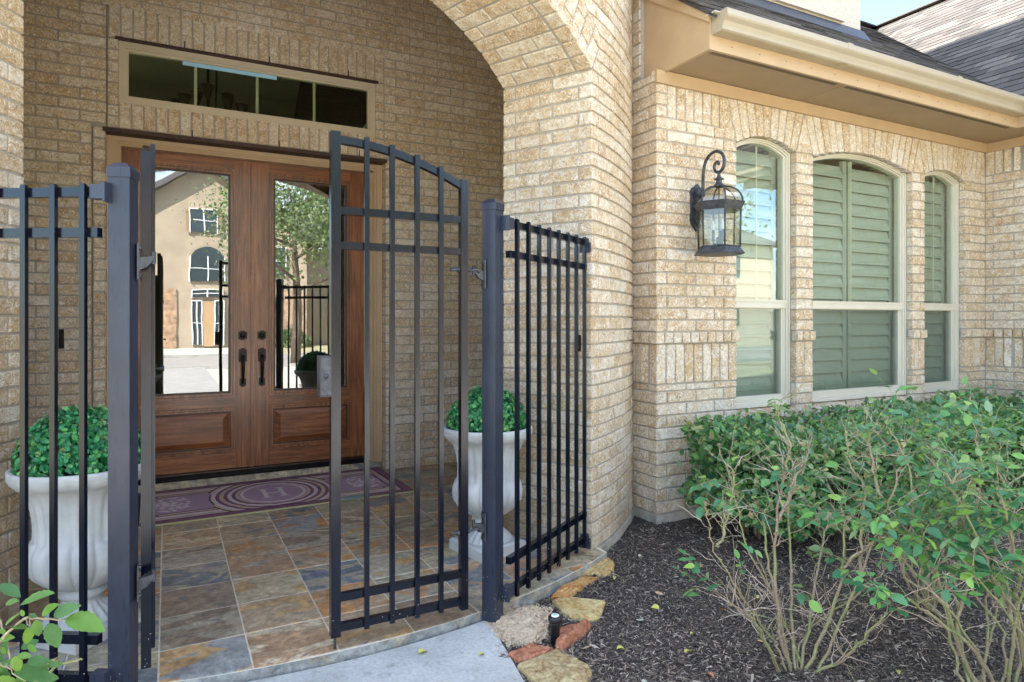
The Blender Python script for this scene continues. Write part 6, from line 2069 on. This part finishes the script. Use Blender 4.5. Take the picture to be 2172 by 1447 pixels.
m.add([(6.5, YO - .9, 5.2), (16.5, YO - .9, 5.2), (16.5, YO - 5, 7.8), (6.5, YO - 5, 7.8)], [(0, 1, 2, 3)]); m.add([(-14.5, YO - 1.5, 3.4), (-4, YO - 1.5, 3.4), (-4, YO - 5, 5.8), (-14.5, YO - 5, 5.8)], [(0, 1, 2, 3)])
m.build('roof', ['roof_far'], oh, oinv)
def owin(x0, x1, z0, z1, arch=0):
    P = outline(x0, x1, z0, z1, arch, 8) if arch else rect(x0, x1, z0, z1)
    m = MB(); m.extrude(P, FO, YO + .09, YO + .12); w_ = m.build('window', ['window_dark'], oh, oinv)
    m = MB(); m.box((x0 + x1) / 2 - .03, (x0 + x1) / 2 + .03, YO + .12, YO + .15, z0, z1)
    m.box(x0 - .05, x0, YO + .0, YO + .16, z0 - .04, z1); m.box(x1, x1 + .05, YO, YO + .16, z0 - .04, z1); m.box(x0 - .05, x1 + .05, YO, YO + .16, z1, z1 + .05) if not arch else None; m.box(x0, x1, YO + .12, YO + .145, (z0 + z1) / 2 - .02, (z0 + z1) / 2 + .02); m.build('frame', ['white_metal'], w_)
owin(1.0, 2.2, 5.6, 6.7); owin(1.0, 2.5, 3.2, 4.4, .5); owin(1.1, 1.5, .1, 2.2); owin(2.1, 2.45, .1, 2.2); owin(1.1, 2.4, 2.4, 2.75); owin(-2.8, -1.6, .9, 2.2); owin(4, 5.4, 3.6, 5); owin(8, 9.6, .8, 2.4); owin(11, 13, .8, 2.4); owin(8, 9.4, 3.4, 4.6)
m = MB(); m.box(1.55, 2.05, YO + .09, YO + .13, 0, 2.2); m.build('door', ['trim_paint'], oh, oinv)
for xx in (.80, 2.28):
    m = MB(); m.box(xx, xx + .14, YO + .09, YO + .14, 5.6, 6.7); m.build('shutter', ['soffit_paint'], oh, oinv)
for sx_, sr_, lab_ in ((-2.4, .8, 'round shrub left of the door across the street'), (3.6, .7, 'round shrub right of the door across the street'), (5.6, .9, 'larger shrub at the corner of the house across the street')):
    b_ = thing('shrub', (sx_, YO + .9, -.1), lab_, 'shrub'); d_ = rng.normal(size=(1500, 3)); d_ /= np.linalg.norm(d_, axis=1)[:, None]; d_[:, 2] = np.abs(d_[:, 2])
    scatter('leaves', bxv, bxf, d_ * (sr_ * rng.uniform(.7, 1.05, 1500))[:, None], rotmats(1500, 1), rng.uniform(.10, .18, 1500), 'tree_leaf', b_)
def tree(loc, h, cr, n, label):
    t = thing('street_tree', loc, label, 'tree')
    m = MB(); m.tube([(0, 0, -.1), (.05, .03, h * .3), (-.03, 0, h * .6), (0, 0, h * .95)], [.16, .13, .08, .02], 9)
    for k in range(9):
        a = k * 2.4; z = h * (.38 + .055 * k); m.tube([(0, 0, z), (cr * .4 * math.cos(a), cr * .4 * math.sin(a), z + .4), (cr * .8 * math.cos(a), cr * .8 * math.sin(a), z + .8)], [.06, .035, .01], 6)
    m.build('trunk', ['bark'], t)
    cl = rng.normal(size=(26, 3)); cl /= np.linalg.norm(cl, axis=1)[:, None]; cl *= (cr * rng.uniform(.35, .95, 26))[:, None]; cl[:, 2] = cl[:, 2] * .8 + h * .72
    k = rng.integers(0, 26, n); L = cl[k] + rng.normal(0, cr * .2, (n, 3))
    scatter('crown', bxv, bxf, L, rotmats(n, 1), rng.uniform(.06, .12, n), 'tree_leaf', t)
tree((3.5, -9.8, -.1), 6.0, 2.4, 9000, 'leafy street tree by the kerb, reflected in the right door pane')
tree((12.5, -8, -.1), 6.5, 2.8, 8000, 'leafy tree down the street, reflected in the window by the lantern')
tree((-9, -12, -.1), 7, 3.0, 7000, 'leafy tree on the far side of the front lawn')
nh = thing('neighbour_house', (24, -14, 0), 'neighbouring stucco house down the street, reflected in the window by the lantern', 'house')
nhi = Matrix.Translation(-Vector(nh.location))
m = MB(); m.box(17, 30, -30, -19, -.1, 5.4); m.build('stucco_wall', ['stucco'], nh, nhi)
m = MB(); m.add([(16.5, -18.5, 5.4), (30.5, -18.5, 5.4), (30.5, -30.5, 5.4), (16.5, -30.5, 5.4), (20, -24.5, 8.6), (27, -24.5, 8.6)], [(0, 1, 5, 4), (1, 2, 5), (2, 3, 4, 5), (3, 0, 4), (3, 2, 1, 0)]); m.build('roof', ['roof_far'], nh, nhi)
for x in (18.5, 22, 26):
    for z in (1, 3.6):
        m = MB(); m.box(x, x + 1.4, -19.0, -18.95, z, z + 1.3); m.build('window', ['window_dark'], nh, nhi)
